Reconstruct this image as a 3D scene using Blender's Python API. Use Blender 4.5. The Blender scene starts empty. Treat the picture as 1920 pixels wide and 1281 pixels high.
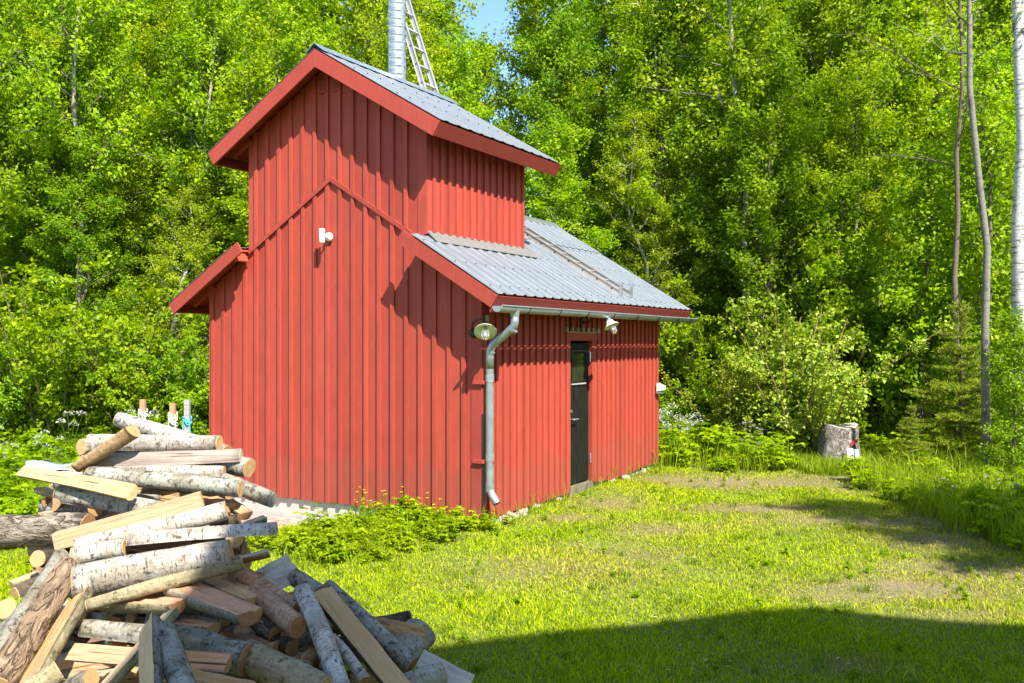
import bpy, math, random
import numpy as np
from mathutils import Vector, Matrix

# ------------------------------------------------------------------ camera, world, sun, exposure
S = bpy.context.scene
COL = S.collection
R = math.radians
FPX, HZ, CAMH = 1741.55, 638.56, 1.9          # focal length and horizon in pixels of a 1920 wide frame, eye height
SUNV = Vector((0.392, -0.765, 1.0)).normalized()   # towards the sun

cam_d = bpy.data.cameras.new('camera'); cam = bpy.data.objects.new('camera', cam_d); COL.objects.link(cam)
cam.location = (0, 0, CAMH); cam.rotation_euler = (R(90), 0, 0)
cam_d.sensor_width = 36; cam_d.lens = 36 * FPX / 1920; cam_d.shift_y = -(640.5 - HZ) / 1920
cam_d.clip_start = 0.05; cam_d.clip_end = 2000
S.camera = cam

world = bpy.data.worlds.new('World'); S.world = world; world.use_nodes = True
wn = world.node_tree; wn.nodes.clear()
sky = wn.nodes.new('ShaderNodeTexSky'); sky.sky_type = 'NISHITA'; sky.sun_disc = False
sky.sun_elevation = math.asin(SUNV.z); sky.sun_rotation = math.atan2(SUNV.x, SUNV.y)
sky.air_density = 1.0; sky.dust_density = 0.6; sky.ozone_density = 1.2
bg = wn.nodes.new('ShaderNodeBackground'); bg.inputs['Strength'].default_value = 0.128
wo = wn.nodes.new('ShaderNodeOutputWorld')
hs = wn.nodes.new('ShaderNodeHueSaturation'); hs.inputs['Saturation'].default_value = 1.15; wn.links.new(sky.outputs[0], hs.inputs['Color']); wn.links.new(hs.outputs[0], bg.inputs['Color']); wn.links.new(bg.outputs[0], wo.inputs['Surface'])

sun_d = bpy.data.lights.new('sun', 'SUN'); sun_d.energy = 5.0; sun_d.angle = R(0.55); sun_d.color = (1.0, 0.95, 0.86)
sun = bpy.data.objects.new('sun', sun_d); COL.objects.link(sun)
sun.rotation_euler = SUNV.to_track_quat('Z', 'Y').to_euler(); sun.location = (8, -15, 20)

S.view_settings.view_transform = 'Standard'; S.view_settings.look = 'None'
S.view_settings.exposure = 1.36; S.view_settings.gamma = 1.0
S.cycles.use_denoising = True
S.cycles.max_bounces = 8; S.cycles.transmission_bounces = 6; S.cycles.transparent_max_bounces = 6

# ------------------------------------------------------------------ materials
MAT = {}
class NT:
    def __init__(s, name):
        s.m = bpy.data.materials.new(name); s.m.use_nodes = True; s.t = s.m.node_tree
        s.b = s.t.nodes['Principled BSDF']; s.out = s.t.nodes['Material Output']; MAT[name] = s.m
    def n(s, typ, **kw):
        x = s.t.nodes.new(typ)
        for k, v in kw.items(): setattr(x, k, v)
        return x
    def l(s, a, b): s.t.links.new(a, b)
    def set(s, **kw):
        for k, v in kw.items(): s.b.inputs[k.replace('_', ' ')].default_value = v
    def obj(s, scale=(1, 1, 1), rnd=True):
        tc = s.n('ShaderNodeTexCoord'); mp = s.n('ShaderNodeMapping'); mp.inputs['Scale'].default_value = scale
        if rnd:
            oi = s.n('ShaderNodeObjectInfo'); mu = s.n('ShaderNodeMath', operation='MULTIPLY'); mu.inputs[1].default_value = 37.0
            s.l(oi.outputs['Random'], mu.inputs[0]); ad = s.n('ShaderNodeVectorMath', operation='ADD')
            s.l(tc.outputs['Object'], ad.inputs[0]); s.l(mu.outputs[0], ad.inputs[1]); s.l(ad.outputs[0], mp.inputs['Vector'])
        else: s.l(tc.outputs['Object'], mp.inputs['Vector'])
        return mp.outputs[0]
    def noise(s, vec, scale, detail=3, rough=0.55, dist=0.0):
        x = s.n('ShaderNodeTexNoise'); x.inputs['Scale'].default_value = scale; x.inputs['Detail'].default_value = detail
        x.inputs['Roughness'].default_value = rough; x.inputs['Distortion'].default_value = dist
        if vec is not None: s.l(vec, x.inputs['Vector'])
        return x.outputs['Fac']
    def ramp(s, fac, stops, interp='LINEAR'):
        x = s.n('ShaderNodeValToRGB'); x.color_ramp.interpolation = interp; e = x.color_ramp.elements
        while len(e) < len(stops): e.new(0.5)
        for el, (p, c) in zip(e, stops):
            el.position = p; el.color = (c[0], c[1], c[2], 1) if hasattr(c, '__len__') else (c, c, c, 1)
        s.l(fac, x.inputs['Fac']); return x.outputs['Color']
    def mix(s, fac, a, b, typ='MIX'):
        x = s.n('ShaderNodeMix', data_type='RGBA', blend_type=typ)
        for sock, v in ((x.inputs['Factor'], fac), (x.inputs['A'], a), (x.inputs['B'], b)):
            if hasattr(v, 'is_output') or hasattr(v, 'links'): s.l(v, sock)
            elif hasattr(v, '__len__'): sock.default_value = (v[0], v[1], v[2], 1)
            else: sock.default_value = v
        return x.outputs['Result']
    def bump(s, h, strength=0.3, dist=0.01):
        x = s.n('ShaderNodeBump'); x.inputs['Strength'].default_value = strength; x.inputs['Distance'].default_value = dist
        s.l(h, x.inputs['Height']); s.l(x.outputs[0], s.b.inputs['Normal'])
    def rnd_gain(s, col, lo=0.85, hi=1.15):
        oi = s.n('ShaderNodeObjectInfo'); mr = s.n('ShaderNodeMapRange'); mr.inputs['To Min'].default_value = lo; mr.inputs['To Max'].default_value = hi
        s.l(oi.outputs['Random'], mr.inputs['Value'])
        return s.mix(1.0, col, mr.outputs[0], 'MULTIPLY')
    def attr(s, name):
        a = s.n('ShaderNodeAttribute'); a.attribute_name = name; return a.outputs['Fac']
    def col(s, c): s.l(c, s.b.inputs['Base Color'])

def plain(name, c, rough=0.5, metal=0.0, var=0.12, nscale=20, bump=0.0):
    k = NT(name); v = k.obj()
    nz = k.noise(v, nscale, 4)
    k.col(k.rnd_gain(k.ramp(nz, [(0.3, [x * (1 - var) for x in c]), (0.7, [min(1, x * (1 + var)) for x in c])]), 0.94, 1.06))
    k.set(Roughness=rough, Metallic=metal)
    if bump: k.bump(nz, bump, 0.004)
    return k.m

def red_paint(name, c, g=1.0):
    k = NT(name); v = k.obj((9, 9, 0.7))
    grain = k.noise(v, 6, 5, 0.6)
    v2 = k.obj((1, 1, 1)); blot = k.noise(v2, 3.0, 4)
    a = k.ramp(grain, [(0.25, [x * 0.86 * g for x in c]), (0.75, [x * 1.08 * g for x in c])])
    b = k.ramp(blot, [(0.28, 0.89), (0.5, .99), (0.75, 1.06)])
    sp = k.noise(k.obj((1, 1, .5)), 55, 2); kn = k.ramp(sp, [(0.0, 1), (0.71, 1), (0.76, 0.72)])
    vz = k.obj((1, 1, 1), False); sx = k.n('ShaderNodeSeparateXYZ'); k.l(vz, sx.inputs[0]); nn = k.noise(k.obj((1, 1, .35), False), 9, 5, .7); ma = k.n('ShaderNodeMath', operation='MULTIPLY_ADD'); ma.inputs[1].default_value = -.9; k.l(nn, ma.inputs[0]); k.l(sx.outputs[2], ma.inputs[2])
    ws = k.ramp(ma.outputs[0], [(0.0, .3), (0.02, .2), (.10, 0)])
    k.col(k.mix(ws, k.rnd_gain(k.mix(1, k.mix(1, a, b, 'MULTIPLY'), kn, 'MULTIPLY'), 0.86, 1.08), (0.22, 0.075, 0.045)))
    k.set(Roughness=0.62); k.b.inputs['Specular IOR Level'].default_value = 0.25
    k.bump(grain, 0.25, 0.003)
red_paint('red_paint', (0.37, 0.059, 0.038))
red_paint('red_trim', (0.35, 0.053, 0.035))
plain('core_dark', (0.20, 0.032, 0.022), 0.8)

def metal_sheet(name, rust):
    k = NT(name); v = k.obj((1, 1, 1), False)
    n1 = k.noise(v, 3.5, 5); n2 = k.noise(k.obj((2, 10, 2), False), 4, 5)
    base = k.ramp(n1, [(0.3, (0.158, 0.178, 0.198)), (0.7, (0.188, 0.208, 0.23))])
    streak = k.ramp(n2, [(0.35, 0.82), (0.65, 1.05)])
    c = k.mix(1, base, streak, 'MULTIPLY')
    rn = k.noise(k.obj((3, 9, 3), False), 2.2, 5, 0.65)
    rm = k.ramp(rn, [(0.0, 0), (1 - rust - 0.06, 0), (1 - rust, 0.85), (1, 1)])
    k.col(k.mix(rm, c, (0.30, 0.15, 0.08))); k.set(Roughness=0.5, Metallic=0.15)
    k.bump(n1, 0.08, 0.01)
metal_sheet('roof_metal', 0.29); metal_sheet('roof_metal_worn', 0.33)
plain('flashing_metal', (0.15, 0.145, 0.135), 0.6, 0.0, 0.12, 9)
plain('zinc', (0.31, 0.35, 0.35), 0.42, 0.6, 0.18, 9)
plain('galvanised', (0.55, 0.60, 0.64), 0.30, 0.85, 0.15, 12)
plain('aluminium', (0.46, 0.44, 0.41), 0.42, 0.5, 0.10, 14)
plain('white_plastic', (0.8, 0.8, 0.78), 0.35, 0, 0.03)
plain('black_iron', (0.02, 0.02, 0.022), 0.45, 0.3)
plain('brass', (0.45, 0.40, 0.28), 0.35, 0.9)
plain('cream_enamel', (0.70, 0.72, 0.52), 0.35, 0, 0.06)
plain('hook_green', (0.30, 0.33, 0.16), 0.6)
plain('rope', (0.68, 0.64, 0.55), 0.8); plain('rope_blue', (0.06, 0.38, 0.60), 0.6)
plain('tarp', (0.38, 0.46, 0.52), 0.45, 0, 0.15, 6); plain('paper', (0.8, 0.8, 0.8), 0.6, 0, .02); plain('blue_print', (0.03, 0.10, 0.35), 0.5)
plain('red_mark', (0.55, 0.03, 0.04), 0.6); plain('cut_wood_grey', (0.38, 0.33, 0.27), 0.8, 0, .25, 14, .4)
plain('doorstep_wood', (0.16, 0.13, 0.10), .8, 0, .25, 14, .4); plain('concrete', (0.46, 0.42, 0.36), 0.9, 0, 0.14, 7, 0.3); plain('stone', (0.30, 0.26, 0.21), 0.9, 0, 0.25, 9, 0.5)
plain('house_yellow', (0.55, 0.47, 0.30), 0.7); plain('tile', (0.16, 0.07, 0.05), 0.8); plain('white_paint', (0.75, 0.75, 0.72), 0.5)
k = NT('lamp_glass'); k.set(Base_Color=(0.92, 0.95, 0.9, 1), Roughness=0.05, IOR=1.3); k.b.inputs['Transmission Weight'].default_value = 0.9
k = NT('window_glass'); k.set(Base_Color=(0.02, 0.022, 0.014, 1), Roughness=0.08)
k.b.inputs['Specular IOR Level'].default_value = 0.4
k = NT('black_paint'); v = k.obj((10, 10, 0.8)); nz = k.noise(v, 7, 4)
k.col(k.ramp(nz, [(0.3, (0.006, 0.0065, 0.005)), (0.62, (0.014, 0.015, 0.012)), (0.75, (0.05, 0.05, 0.042))])); k.set(Roughness=0.6); k.b.inputs['Specular IOR Level'].default_value = .12; k.bump(nz, .3, .003)

def plank_mat(name, a, b, c):
    k = NT(name); v = k.obj((1.2, 16, 16)); nz = k.noise(v, 5, 5, .6); bl = k.noise(k.obj(), 5, 3)
    k.col(k.mix(k.ramp(bl, [(0.45, 0), (0.62, 0.7)]), k.ramp(nz, [(0.3, a), (0.65, b)]), c)); k.set(Roughness=0.8); k.bump(nz, .5, .004)
plank_mat('deck_plank', (0.20, 0.12, 0.10), (0.40, 0.27, 0.23), (0.42, 0.37, 0.31))
plank_mat('stake_brown', (0.30, 0.15, 0.07), (0.42, 0.25, 0.12), (0.3, 0.2, 0.12)); plank_mat('stake_grey', (0.2, 0.19, 0.18), (0.38, 0.36, 0.34), (0.28, 0.27, 0.25))

# wood of the logs: x runs along the log
def split_mat(name, a, b, c):
    k = NT(name); v = k.obj((1.6, 26, 26)); fib = k.noise(v, 2.6, 8, 0.75, 0.35)
    big = k.noise(k.obj((1.3, 4, 4)), 2.2, 4); col = k.ramp(fib, [(0.28, a), (0.55, b), (0.8, [min(1, x * 1.18) for x in b])])
    col = k.mix(k.ramp(big, [(0.42, 0), (0.70, 0.75)]), col, c)
    crack = k.noise(k.obj((0.9, 34, 34)), 1.5, 3, 0.5, 0.4); cm = k.ramp(crack, [(0.0, 1), (0.30, 1), (0.345, 0), (1, 0)])
    k.col(k.rnd_gain(k.mix(cm, col, [x * 0.25 for x in a]), 0.8, 1.18)); k.set(Roughness=0.8); k.b.inputs['Specular IOR Level'].default_value = .2; k.bump(fib, 1.0, 0.012)
split_mat('wood_pale', (0.35, 0.20, 0.09), (0.53, 0.34, 0.175), (0.42, 0.24, 0.11))
split_mat('wood_cream', (0.36, 0.245, 0.135), (0.52, 0.37, 0.215), (0.40, 0.27, 0.15))
split_mat('wood_red', (0.38, 0.18, 0.09), (0.58, 0.32, 0.18), (0.44, 0.22, 0.12))
split_mat('wood_orange', (0.48, 0.24, 0.09), (0.66, 0.38, 0.17), (0.50, 0.30, 0.16))
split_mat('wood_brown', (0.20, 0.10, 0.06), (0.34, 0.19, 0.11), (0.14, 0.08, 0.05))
split_mat('wood_grey', (0.34, 0.30, 0.26), (0.52, 0.46, 0.39), (0.38, 0.34, 0.30))
split_mat('wood_weathered', (0.14, 0.10, 0.08), (0.36, 0.29, 0.24), (0.24, 0.19, 0.16))
def end_mat(name, a, b):
    k = NT(name); tc = k.n('ShaderNodeTexCoord'); sx = k.n('ShaderNodeSeparateXYZ'); k.l(tc.outputs['Object'], sx.inputs[0])
    cb = k.n('ShaderNodeCombineXYZ'); k.l(sx.outputs[1], cb.inputs[0]); k.l(sx.outputs[2], cb.inputs[1])
    wv = k.n('ShaderNodeTexWave', wave_type='RINGS', rings_direction='SPHERICAL'); wv.inputs['Scale'].default_value = 48; wv.inputs['Distortion'].default_value = 1.6
    wv.inputs['Detail'].default_value = 3; k.l(cb.outputs[0], wv.inputs['Vector'])
    nz = k.noise(k.obj(), 30, 4, .7); col = k.mix(k.ramp(wv.outputs['Fac'], [(0, .1), (1, 0.4)]), a, b)
    k.col(k.rnd_gain(k.mix(1, col, k.ramp(nz, [(0.3, 0.72), (0.7, 1.12)]), 'MULTIPLY'), .8, 1.12)); k.set(Roughness=0.85); k.bump(nz, .5, .004)
end_mat('end_pale', (0.52, 0.32, 0.14), (0.38, 0.21, 0.085)); end_mat('end_brown', (0.40, 0.205, 0.08), (0.26, 0.125, 0.05)); end_mat('end_grey', (0.42, 0.36, 0.29), (0.30, 0.25, 0.2))

def bark_mat(name, base, alt, dark, lent=0.5, patch=0.5, rough_scale=9, bump=0.8, stretch=5.0, dk=0.0):
    k = NT(name)
    big = k.noise(k.obj((3, 3, 3)), 3.0, 6, .65); ln = k.noise(k.obj((22, 5, 5)), 5, 3, .55); fine = k.noise(k.obj((1, 1, 1)), 60, 6, .75)
    med = k.noise(k.obj((2.2, 3, 3)), rough_scale, 6, .68, .3); st = k.noise(k.obj((1.5, 14, 14)), 3, 5, .6)
    c = k.mix(k.ramp(big, [(0.40, 0), (0.60, patch)]), base, alt)
    c = k.mix(1, c, k.ramp(st, [(0.3, 0.74), (0.68, 1.12)]), 'MULTIPLY')
    c = k.mix(k.ramp(ln, [(0.0, 0), (0.585, 0), (0.64, lent)]), c, dark)
    c = k.mix(k.ramp(med, [(0.0, 0), (0.585 - dk, 0), (0.66 - dk, 0.85)]), c, [x * 1.0 for x in dark])
    c = k.mix(1, c, k.ramp(fine, [(0.25, 0.62), (0.7, 1.15)]), 'MULTIPLY')
    k.col(k.rnd_gain(c, .8, 1.12)); k.set(Roughness=0.85); k.b.inputs['Specular IOR Level'].default_value = .15
    ad = k.n('ShaderNodeMath', operation='ADD'); k.l(med, ad.inputs[0]); k.l(fine, ad.inputs[1]); k.bump(ad.outputs[0], bump, 0.008)
bark_mat('bark_birch', (0.56, 0.525, 0.465), (0.37, 0.30, 0.22), (0.07, 0.052, 0.04), .8, .8, dk=.02)
bark_mat('bark_greybirch', (0.35, 0.335, 0.28), (0.21, 0.185, 0.125), (0.05, 0.041, 0.033), .75, .85, dk=.045)
bark_mat('bark_bluegrey', (0.403, 0.388, 0.304), (0.276, 0.242, 0.160), (0.095, 0.068, 0.044), .7, .8)
bark_mat('bark_aspen', (0.286, 0.238, 0.132), (0.403, 0.339, 0.208), (0.085, 0.068, 0.036), .4, .8, dk=.03)
bark_mat('bark_red', (0.403, 0.213, 0.120), (0.509, 0.349, 0.224), (0.106, 0.058, 0.036), .8, .7)
bark_mat('bark_tan', (0.382, 0.233, 0.112), (0.466, 0.330, 0.192), (0.127, 0.068, 0.036), .5, .7)
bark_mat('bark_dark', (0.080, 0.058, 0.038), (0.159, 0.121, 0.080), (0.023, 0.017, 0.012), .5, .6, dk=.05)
def rough_bark(name, a, b, d, sc=(2.6, 9, 9)):
    k = NT(name); fu = k.noise(k.obj(sc), 2.6, 4, .55, .8); f = k.noise(k.obj([x / 2 for x in sc]), 24, 6, .75); bg_ = k.noise(k.obj(), 6, 4)
    h = k.ramp(fu, [(.30, 1), (.40, .75), (.46, .95), (.50, .1), (.535, .8), (.58, .6), (.66, 1)]); fine = k.ramp(f, [(.25, .55), (.7, 1.2)])
    c = k.mix(h, d, k.mix(bg_, a, b)); k.col(k.mix(1, c, fine, 'MULTIPLY')); k.set(Roughness=.95); k.b.inputs['Specular IOR Level'].default_value = .1
    mm = k.n('ShaderNodeMath', operation='MULTIPLY_ADD'); mm.inputs[1].default_value = .35; k.l(f, mm.inputs[0]); k.l(h, mm.inputs[2]); k.bump(mm.outputs[0], 1.0, .025)
rough_bark('bark_rough', (0.30, 0.24, 0.18), (0.44, 0.37, 0.29), (0.08, 0.06, 0.042)); rough_bark('bark_stump', (0.30, 0.26, 0.22), (0.46, 0.42, 0.37), (0.035, 0.028, 0.022), (5, 5, 3)); rough_bark('bark_pine', (0.26, 0.17, 0.10), (0.40, 0.30, 0.20), (0.10, 0.065, 0.04))
def trunk_mat(name, base, dark, lent):
    k = NT(name); big = k.noise(k.obj((1.2, 1.2, 1.0)), 2.4, 5, .65); ln = k.noise(k.obj((1.4, 1.4, 9)), 4, 4, .6); f = k.noise(k.obj(), 30, 4, .7)
    c = k.mix(k.ramp(ln, [(0.0, 0), (.54, 0), (.62, lent)]), base, dark); c = k.mix(k.ramp(big, [(0, 0), (.55, 0), (.66, .9)]), c, dark)
    k.col(k.rnd_gain(k.mix(1, c, k.ramp(f, [(.25, .75), (.7, 1.15)]), 'MULTIPLY'), .8, 1.15)); k.set(Roughness=.85); k.bump(f, .5, .02)
trunk_mat('trunk_stump', (0.33, 0.29, 0.25), (0.045, 0.037, 0.03), .95); trunk_mat('trunk_pale', (0.30, 0.265, 0.21), (0.10, 0.085, 0.065), .6); trunk_mat('trunk_birch', (0.62, 0.60, 0.56), (0.07, 0.06, 0.05), .85); trunk_mat('trunk_grey', (0.17, 0.155, 0.125), (0.08, 0.07, 0.055), .6); trunk_mat('trunk_brown', (0.14, 0.105, 0.07), (0.07, 0.05, 0.04), .5)

def leaf_mat(name, lo, hi, trans=0.52, spec=0.16, tcol=None, objvar=.14):
    k = NT(name); var = k.attr('var'); c = k.ramp(var, [(0.0, lo), (0.55, [(a + b) / 2 for a, b in zip(lo, hi)]), (1.0, hi)])
    oi = k.n('ShaderNodeObjectInfo'); mr = k.n('ShaderNodeMapRange'); mr.inputs['To Min'].default_value = -.12; mr.inputs['To Max'].default_value = .42 if objvar else 0
    sn = k.n('ShaderNodeMath', operation='FRACT'); ml = k.n('ShaderNodeMath', operation='MULTIPLY'); ml.inputs[1].default_value = 7.31; k.l(oi.outputs['Random'], ml.inputs[0]); k.l(ml.outputs[0], sn.inputs[0]); k.l(sn.outputs[0], mr.inputs['Value'])
    if objvar: c = k.mix(mr.outputs[0], c, k.mix(1, c, (1.3, 1.02, .6), 'MULTIPLY'))
    c = k.rnd_gain(c, 1 - objvar, 1 + objvar)
    k.col(c); k.set(Roughness=0.45); k.b.inputs['Specular IOR Level'].default_value = spec
    tr = k.n('ShaderNodeBsdfTranslucent'); tc = k.mix(1, c, tcol or (1.1, 1.15, 0.4), 'MULTIPLY'); k.l(tc, tr.inputs['Color'])
    mx = k.n('ShaderNodeMixShader'); mx.inputs[0].default_value = trans
    k.l(k.b.outputs[0], mx.inputs[1]); k.l(tr.outputs[0], mx.inputs[2]); k.l(mx.outputs[0], k.out.inputs['Surface'])
leaf_mat('leaf_alder', (0.11, 0.23, 0.004), (0.41, 0.55, 0.008))
leaf_mat('leaf_birch', (0.14, 0.25, 0.004), (0.48, 0.58, 0.01))
leaf_mat('leaf_dark', (0.09, 0.22, 0.005), (0.32, 0.48, 0.01))
leaf_mat('leaf_bush', (0.115, 0.25, 0.004), (0.4, 0.56, 0.008))
leaf_mat('leaf_pale', (0.17, 0.28, 0.012), (0.46, 0.55, 0.05), .4, .35)
leaf_mat('leaf_weed', (0.10, 0.21, 0.004), (0.32, 0.44, 0.008), .45)
leaf_mat('needle', (0.09, 0.18, 0.01), (0.38, 0.44, 0.03), .4)
leaf_mat('blade', (0.11, 0.20, 0.006), (0.34, 0.43, 0.015), .45)
leaf_mat('straw', (0.30, 0.22, 0.09), (0.62, 0.54, 0.30), .2, .1, (1, 1, 1), 0); leaf_mat('petal_white', (0.55, 0.58, 0.45), (0.8, 0.8, 0.74), .3, .2, (1, 1, 1), 0); leaf_mat('petal_purple', (0.36, 0.28, 0.48), (0.5, 0.42, 0.62), .3, .2, (1, 1, 1), 0); leaf_mat('petal_yellow', (0.7, 0.5, 0.01), (0.85, 0.68, 0.02), .3, .2, (1, 1, 1), 0)
# lawn blades: green to straw by the worn patches of the lawn
k = NT('lawn_blade'); var = k.attr('var'); dry = k.attr('dry')
g = k.ramp(var, [(0, (0.10, 0.22, 0.002)), (.5, (0.31, 0.42, 0.002)), (1, (0.52, 0.57, 0.006))]); st = k.ramp(var, [(0, (0.24, 0.17, 0.04)), (1, (0.54, 0.44, 0.11))])
c = k.mix(dry, g, st); k.col(c); k.set(Roughness=.6); k.b.inputs['Specular IOR Level'].default_value = .08
tr = k.n('ShaderNodeBsdfTranslucent'); k.l(k.mix(1, c, (1.12, 1.12, .4), 'MULTIPLY'), tr.inputs['Color']); mx = k.n('ShaderNodeMixShader'); mx.inputs[0].default_value = .4
k.l(k.b.outputs[0], mx.inputs[1]); k.l(tr.outputs[0], mx.inputs[2]); k.l(mx.outputs[0], k.out.inputs['Surface'])
k = NT('soil'); dry = k.attr('dry'); v = k.obj((1, 1, 1), False); n1 = k.noise(v, 1.6, 6, .65); n2 = k.noise(v, 30, 5, .7)
gr = k.ramp(n2, [(.3, (0.05, 0.095, 0.004)), (.7, (0.13, 0.18, 0.006))]); so = k.ramp(n2, [(.3, (0.10, 0.075, 0.04)), (.7, (0.27, 0.20, 0.11))])
k.col(k.mix(k.mix(.25, dry, k.ramp(n1, [(.45, 0), (.65, 1)])), gr, so)); k.set(Roughness=.95); k.bump(n2, .6, .02)

# ------------------------------------------------------------------ mesh helpers
def nmesh(name, V, quads=None, tris=None, attrs=None, mats=(), midx=None, smooth=False):
    me = bpy.data.meshes.new(name); V = np.asarray(V, np.float32); nq = 0 if quads is None else len(quads); nt = 0 if tris is None else len(tris)
    me.vertices.add(len(V)); me.vertices.foreach_set('co', V.ravel())
    lp = []
    if nq: lp.append(np.asarray(quads, np.int32).ravel())
    if nt: lp.append(np.asarray(tris, np.int32).ravel())
    lp = np.concatenate(lp); me.loops.add(len(lp)); me.loops.foreach_set('vertex_index', lp)
    me.polygons.add(nq + nt); me.polygons.foreach_set('loop_start', np.concatenate([np.arange(nq) * 4, nq * 4 + np.arange(nt) * 3]).astype(np.int32))
    for m in mats: me.materials.append(MAT[m])
    if midx is not None: me.polygons.foreach_set('material_index', np.asarray(midx, np.int32))
    for an, (dom, val) in (attrs or {}).items():
        a = me.attributes.new(an, 'FLOAT', dom); a.data.foreach_set('value', np.asarray(val, np.float32))
    if smooth: me.polygons.foreach_set('use_smooth', np.ones(nq + nt, bool))
    me.update(calc_edges=True); me.validate(); return me

class MB:
    def __init__(s): s.v = []; s.f = []; s.m = []
    def add(s, vs, fs, m=0):
        o = len(s.v); s.v += [tuple(x) for x in vs]; s.f += [tuple(i + o for i in f) for f in fs]; s.m += [m] * len(fs); return s
    def box(s, x0, x1, y0, y1, z0, z1, m=0):
        return s.add([(x, y, z) for z in (z0, z1) for y in (y0, y1) for x in (x0, x1)], [(0, 2, 3, 1), (4, 5, 7, 6), (0, 1, 5, 4), (2, 6, 7, 3), (0, 4, 6, 2), (1, 3, 7, 5)], m)
    def prism(s, poly, a0, a1, axis='y', m=0):
        n = len(poly)
        def P(p, a): return (p[0], a, p[1]) if axis == 'y' else ((a, p[0], p[1]) if axis == 'x' else (p[0], p[1], a))
        return s.add([P(p, a0) for p in poly] + [P(p, a1) for p in poly], [tuple(range(n)), tuple(range(2 * n - 1, n - 1, -1))] + [(i, i + n, (i + 1) % n + n, (i + 1) % n) for i in range(n)], m)
    def tube(s, pts, rad, n=8, m=0, caps=True):
        pts = [Vector(p) for p in pts]; rad = rad if hasattr(rad, '__len__') else [rad] * len(pts)
        ref = None; rings = []
        for i, p in enumerate(pts):
            t = (pts[min(i + 1, len(pts) - 1)] - pts[max(i - 1, 0)]).normalized()
            if ref is None: ref = Vector((0, 0, 1)) if abs(t.z) < .9 else Vector((1, 0, 0))
            a = (ref - t * ref.dot(t)).normalized(); b = t.cross(a); ref = a
            rings.append([p + (a * math.cos(2 * math.pi * j / n) + b * math.sin(2 * math.pi * j / n)) * rad[i] for j in range(n)])
        vs = [q for r in rings for q in r]
        fs = [(i * n + j, i * n + (j + 1) % n, (i + 1) * n + (j + 1) % n, (i + 1) * n + j) for i in range(len(pts) - 1) for j in range(n)]
        if caps: fs += [tuple(range(n - 1, -1, -1)), tuple((len(pts) - 1) * n + j for j in range(n))]
        return s.add(vs, fs, m)
    def lathe(s, prof, c=(0, 0, 0), ax=(0, 0, 1), n=20, m=0):
        ax = Vector(ax).normalized(); a = ax.orthogonal().normalized(); b = ax.cross(a); c = Vector(c)
        vs = [c + ax * h + (a * math.cos(2 * math.pi * j / n) + b * math.sin(2 * math.pi * j / n)) * r for r, h in prof for j in range(n)]
        fs = [(i * n + j, i * n + (j + 1) % n, (i + 1) * n + (j + 1) % n, (i + 1) * n + j) for i in range(len(prof) - 1) for j in range(n)]
        return s.add(vs, fs, m)
    def me(s, name, mats, smooth=False):
        me = bpy.data.meshes.new(name); me.from_pydata(s.v, [], s.f)
        for m in ([mats] if isinstance(mats, str) else mats): me.materials.append(MAT[m])
        me.polygons.foreach_set('material_index', s.m)
        if smooth: me.polygons.foreach_set('use_smooth', [True] * len(s.f))
        me.update(); return me
    def build(s, name, mats, parent=None, smooth=False): return link(name, s.me(name, mats, smooth), parent)

def link(name, data, parent=None, loc=None, rot=None):
    o = bpy.data.objects.new(name, data); COL.objects.link(o)
    if parent is not None: o.parent = parent
    if loc is not None: o.location = loc
    if rot is not None: o.rotation_euler = rot
    return o
def tag(o, label=None, cat=None, group=None, kind=None):
    if label: o['label'] = label
    if cat: o['category'] = cat
    if group: o['group'] = group
    if kind: o['kind'] = kind
    return o
def thing(name, label, cat, loc=(0, 0, 0), rz=0.0, group=None): return tag(link(name, None, None, loc, (0, 0, rz)), label, cat, group)
def px(x, y, Y): return Vector(((x - 960) / FPX * Y, Y, CAMH - (y - HZ) / FPX * Y))
def sstep(a, b, t): t = np.clip((t - a) / (b - a), 0, 1); return t * t * (3 - 2 * t)

# ------------------------------------------------------------------ house frame: x right along the gable, y back along the ridge
HX, HY, YAW = -0.3319, 9.8961, R(-29.7165)
CX, CY = math.cos(YAW), math.sin(YAW)
def HW(x, y, z): return Vector((HX + x * CX - y * CY, HY + x * CY + y * CX, z))
W, D, OV = 4.0746, 5.2272, 0.315
def ground_z(x, y):
    x = np.asarray(x, float); y = np.asarray(y, float)
    lx = (x - HX) * CX + (y - HY) * CY; ly = -(x - HX) * CY + (y - HY) * CX
    z = -0.07 + 0 * x
    z = z - 0.24 * sstep(-0.5, -3.2, lx) * sstep(3.0, 0.0, ly) * sstep(-6, -1.5, ly)
    z = z + 0.045 * np.clip(y - 15.5, 0, 45) + 0.02 * np.clip(np.abs(x) - 8, 0, 60) * sstep(6, 16, y)
    z = z + 0.025 * np.sin(x * 1.3 + 0.7) * np.sin(y * 1.1) + 0.012 * np.sin(x * 3.1 + y * 2.3)
    return z
DRY = [(3.2, 13.0, 1.1, .55, 1), (2.3, 13.2, .8, .4, .7), (2.9, 10.75, .75, .34, 1), (3.14, 7.4, .9, .35, .9), (1.55, 9.65, .5, .35, .7), (3.7, 10.0, .9, .38, 1), (4.1, 9.1, .6, .6, .7), (3.2, 6.7, .5, .2, .6), (.6, 10.35, .35, .2, .9), (.5, 7.9, 1.1, .6, .45), (1.2, 11.3, .5, .5, .6), (4.3, 12.9, .6, .9, .6), (2.0, 5.6, .3, .15, .6), (1.0, 8.6, .9, .5, .4), (3.9, 8.0, .7, .4, .75), (-1.9, 9.3, .9, .4, .8)]
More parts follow.
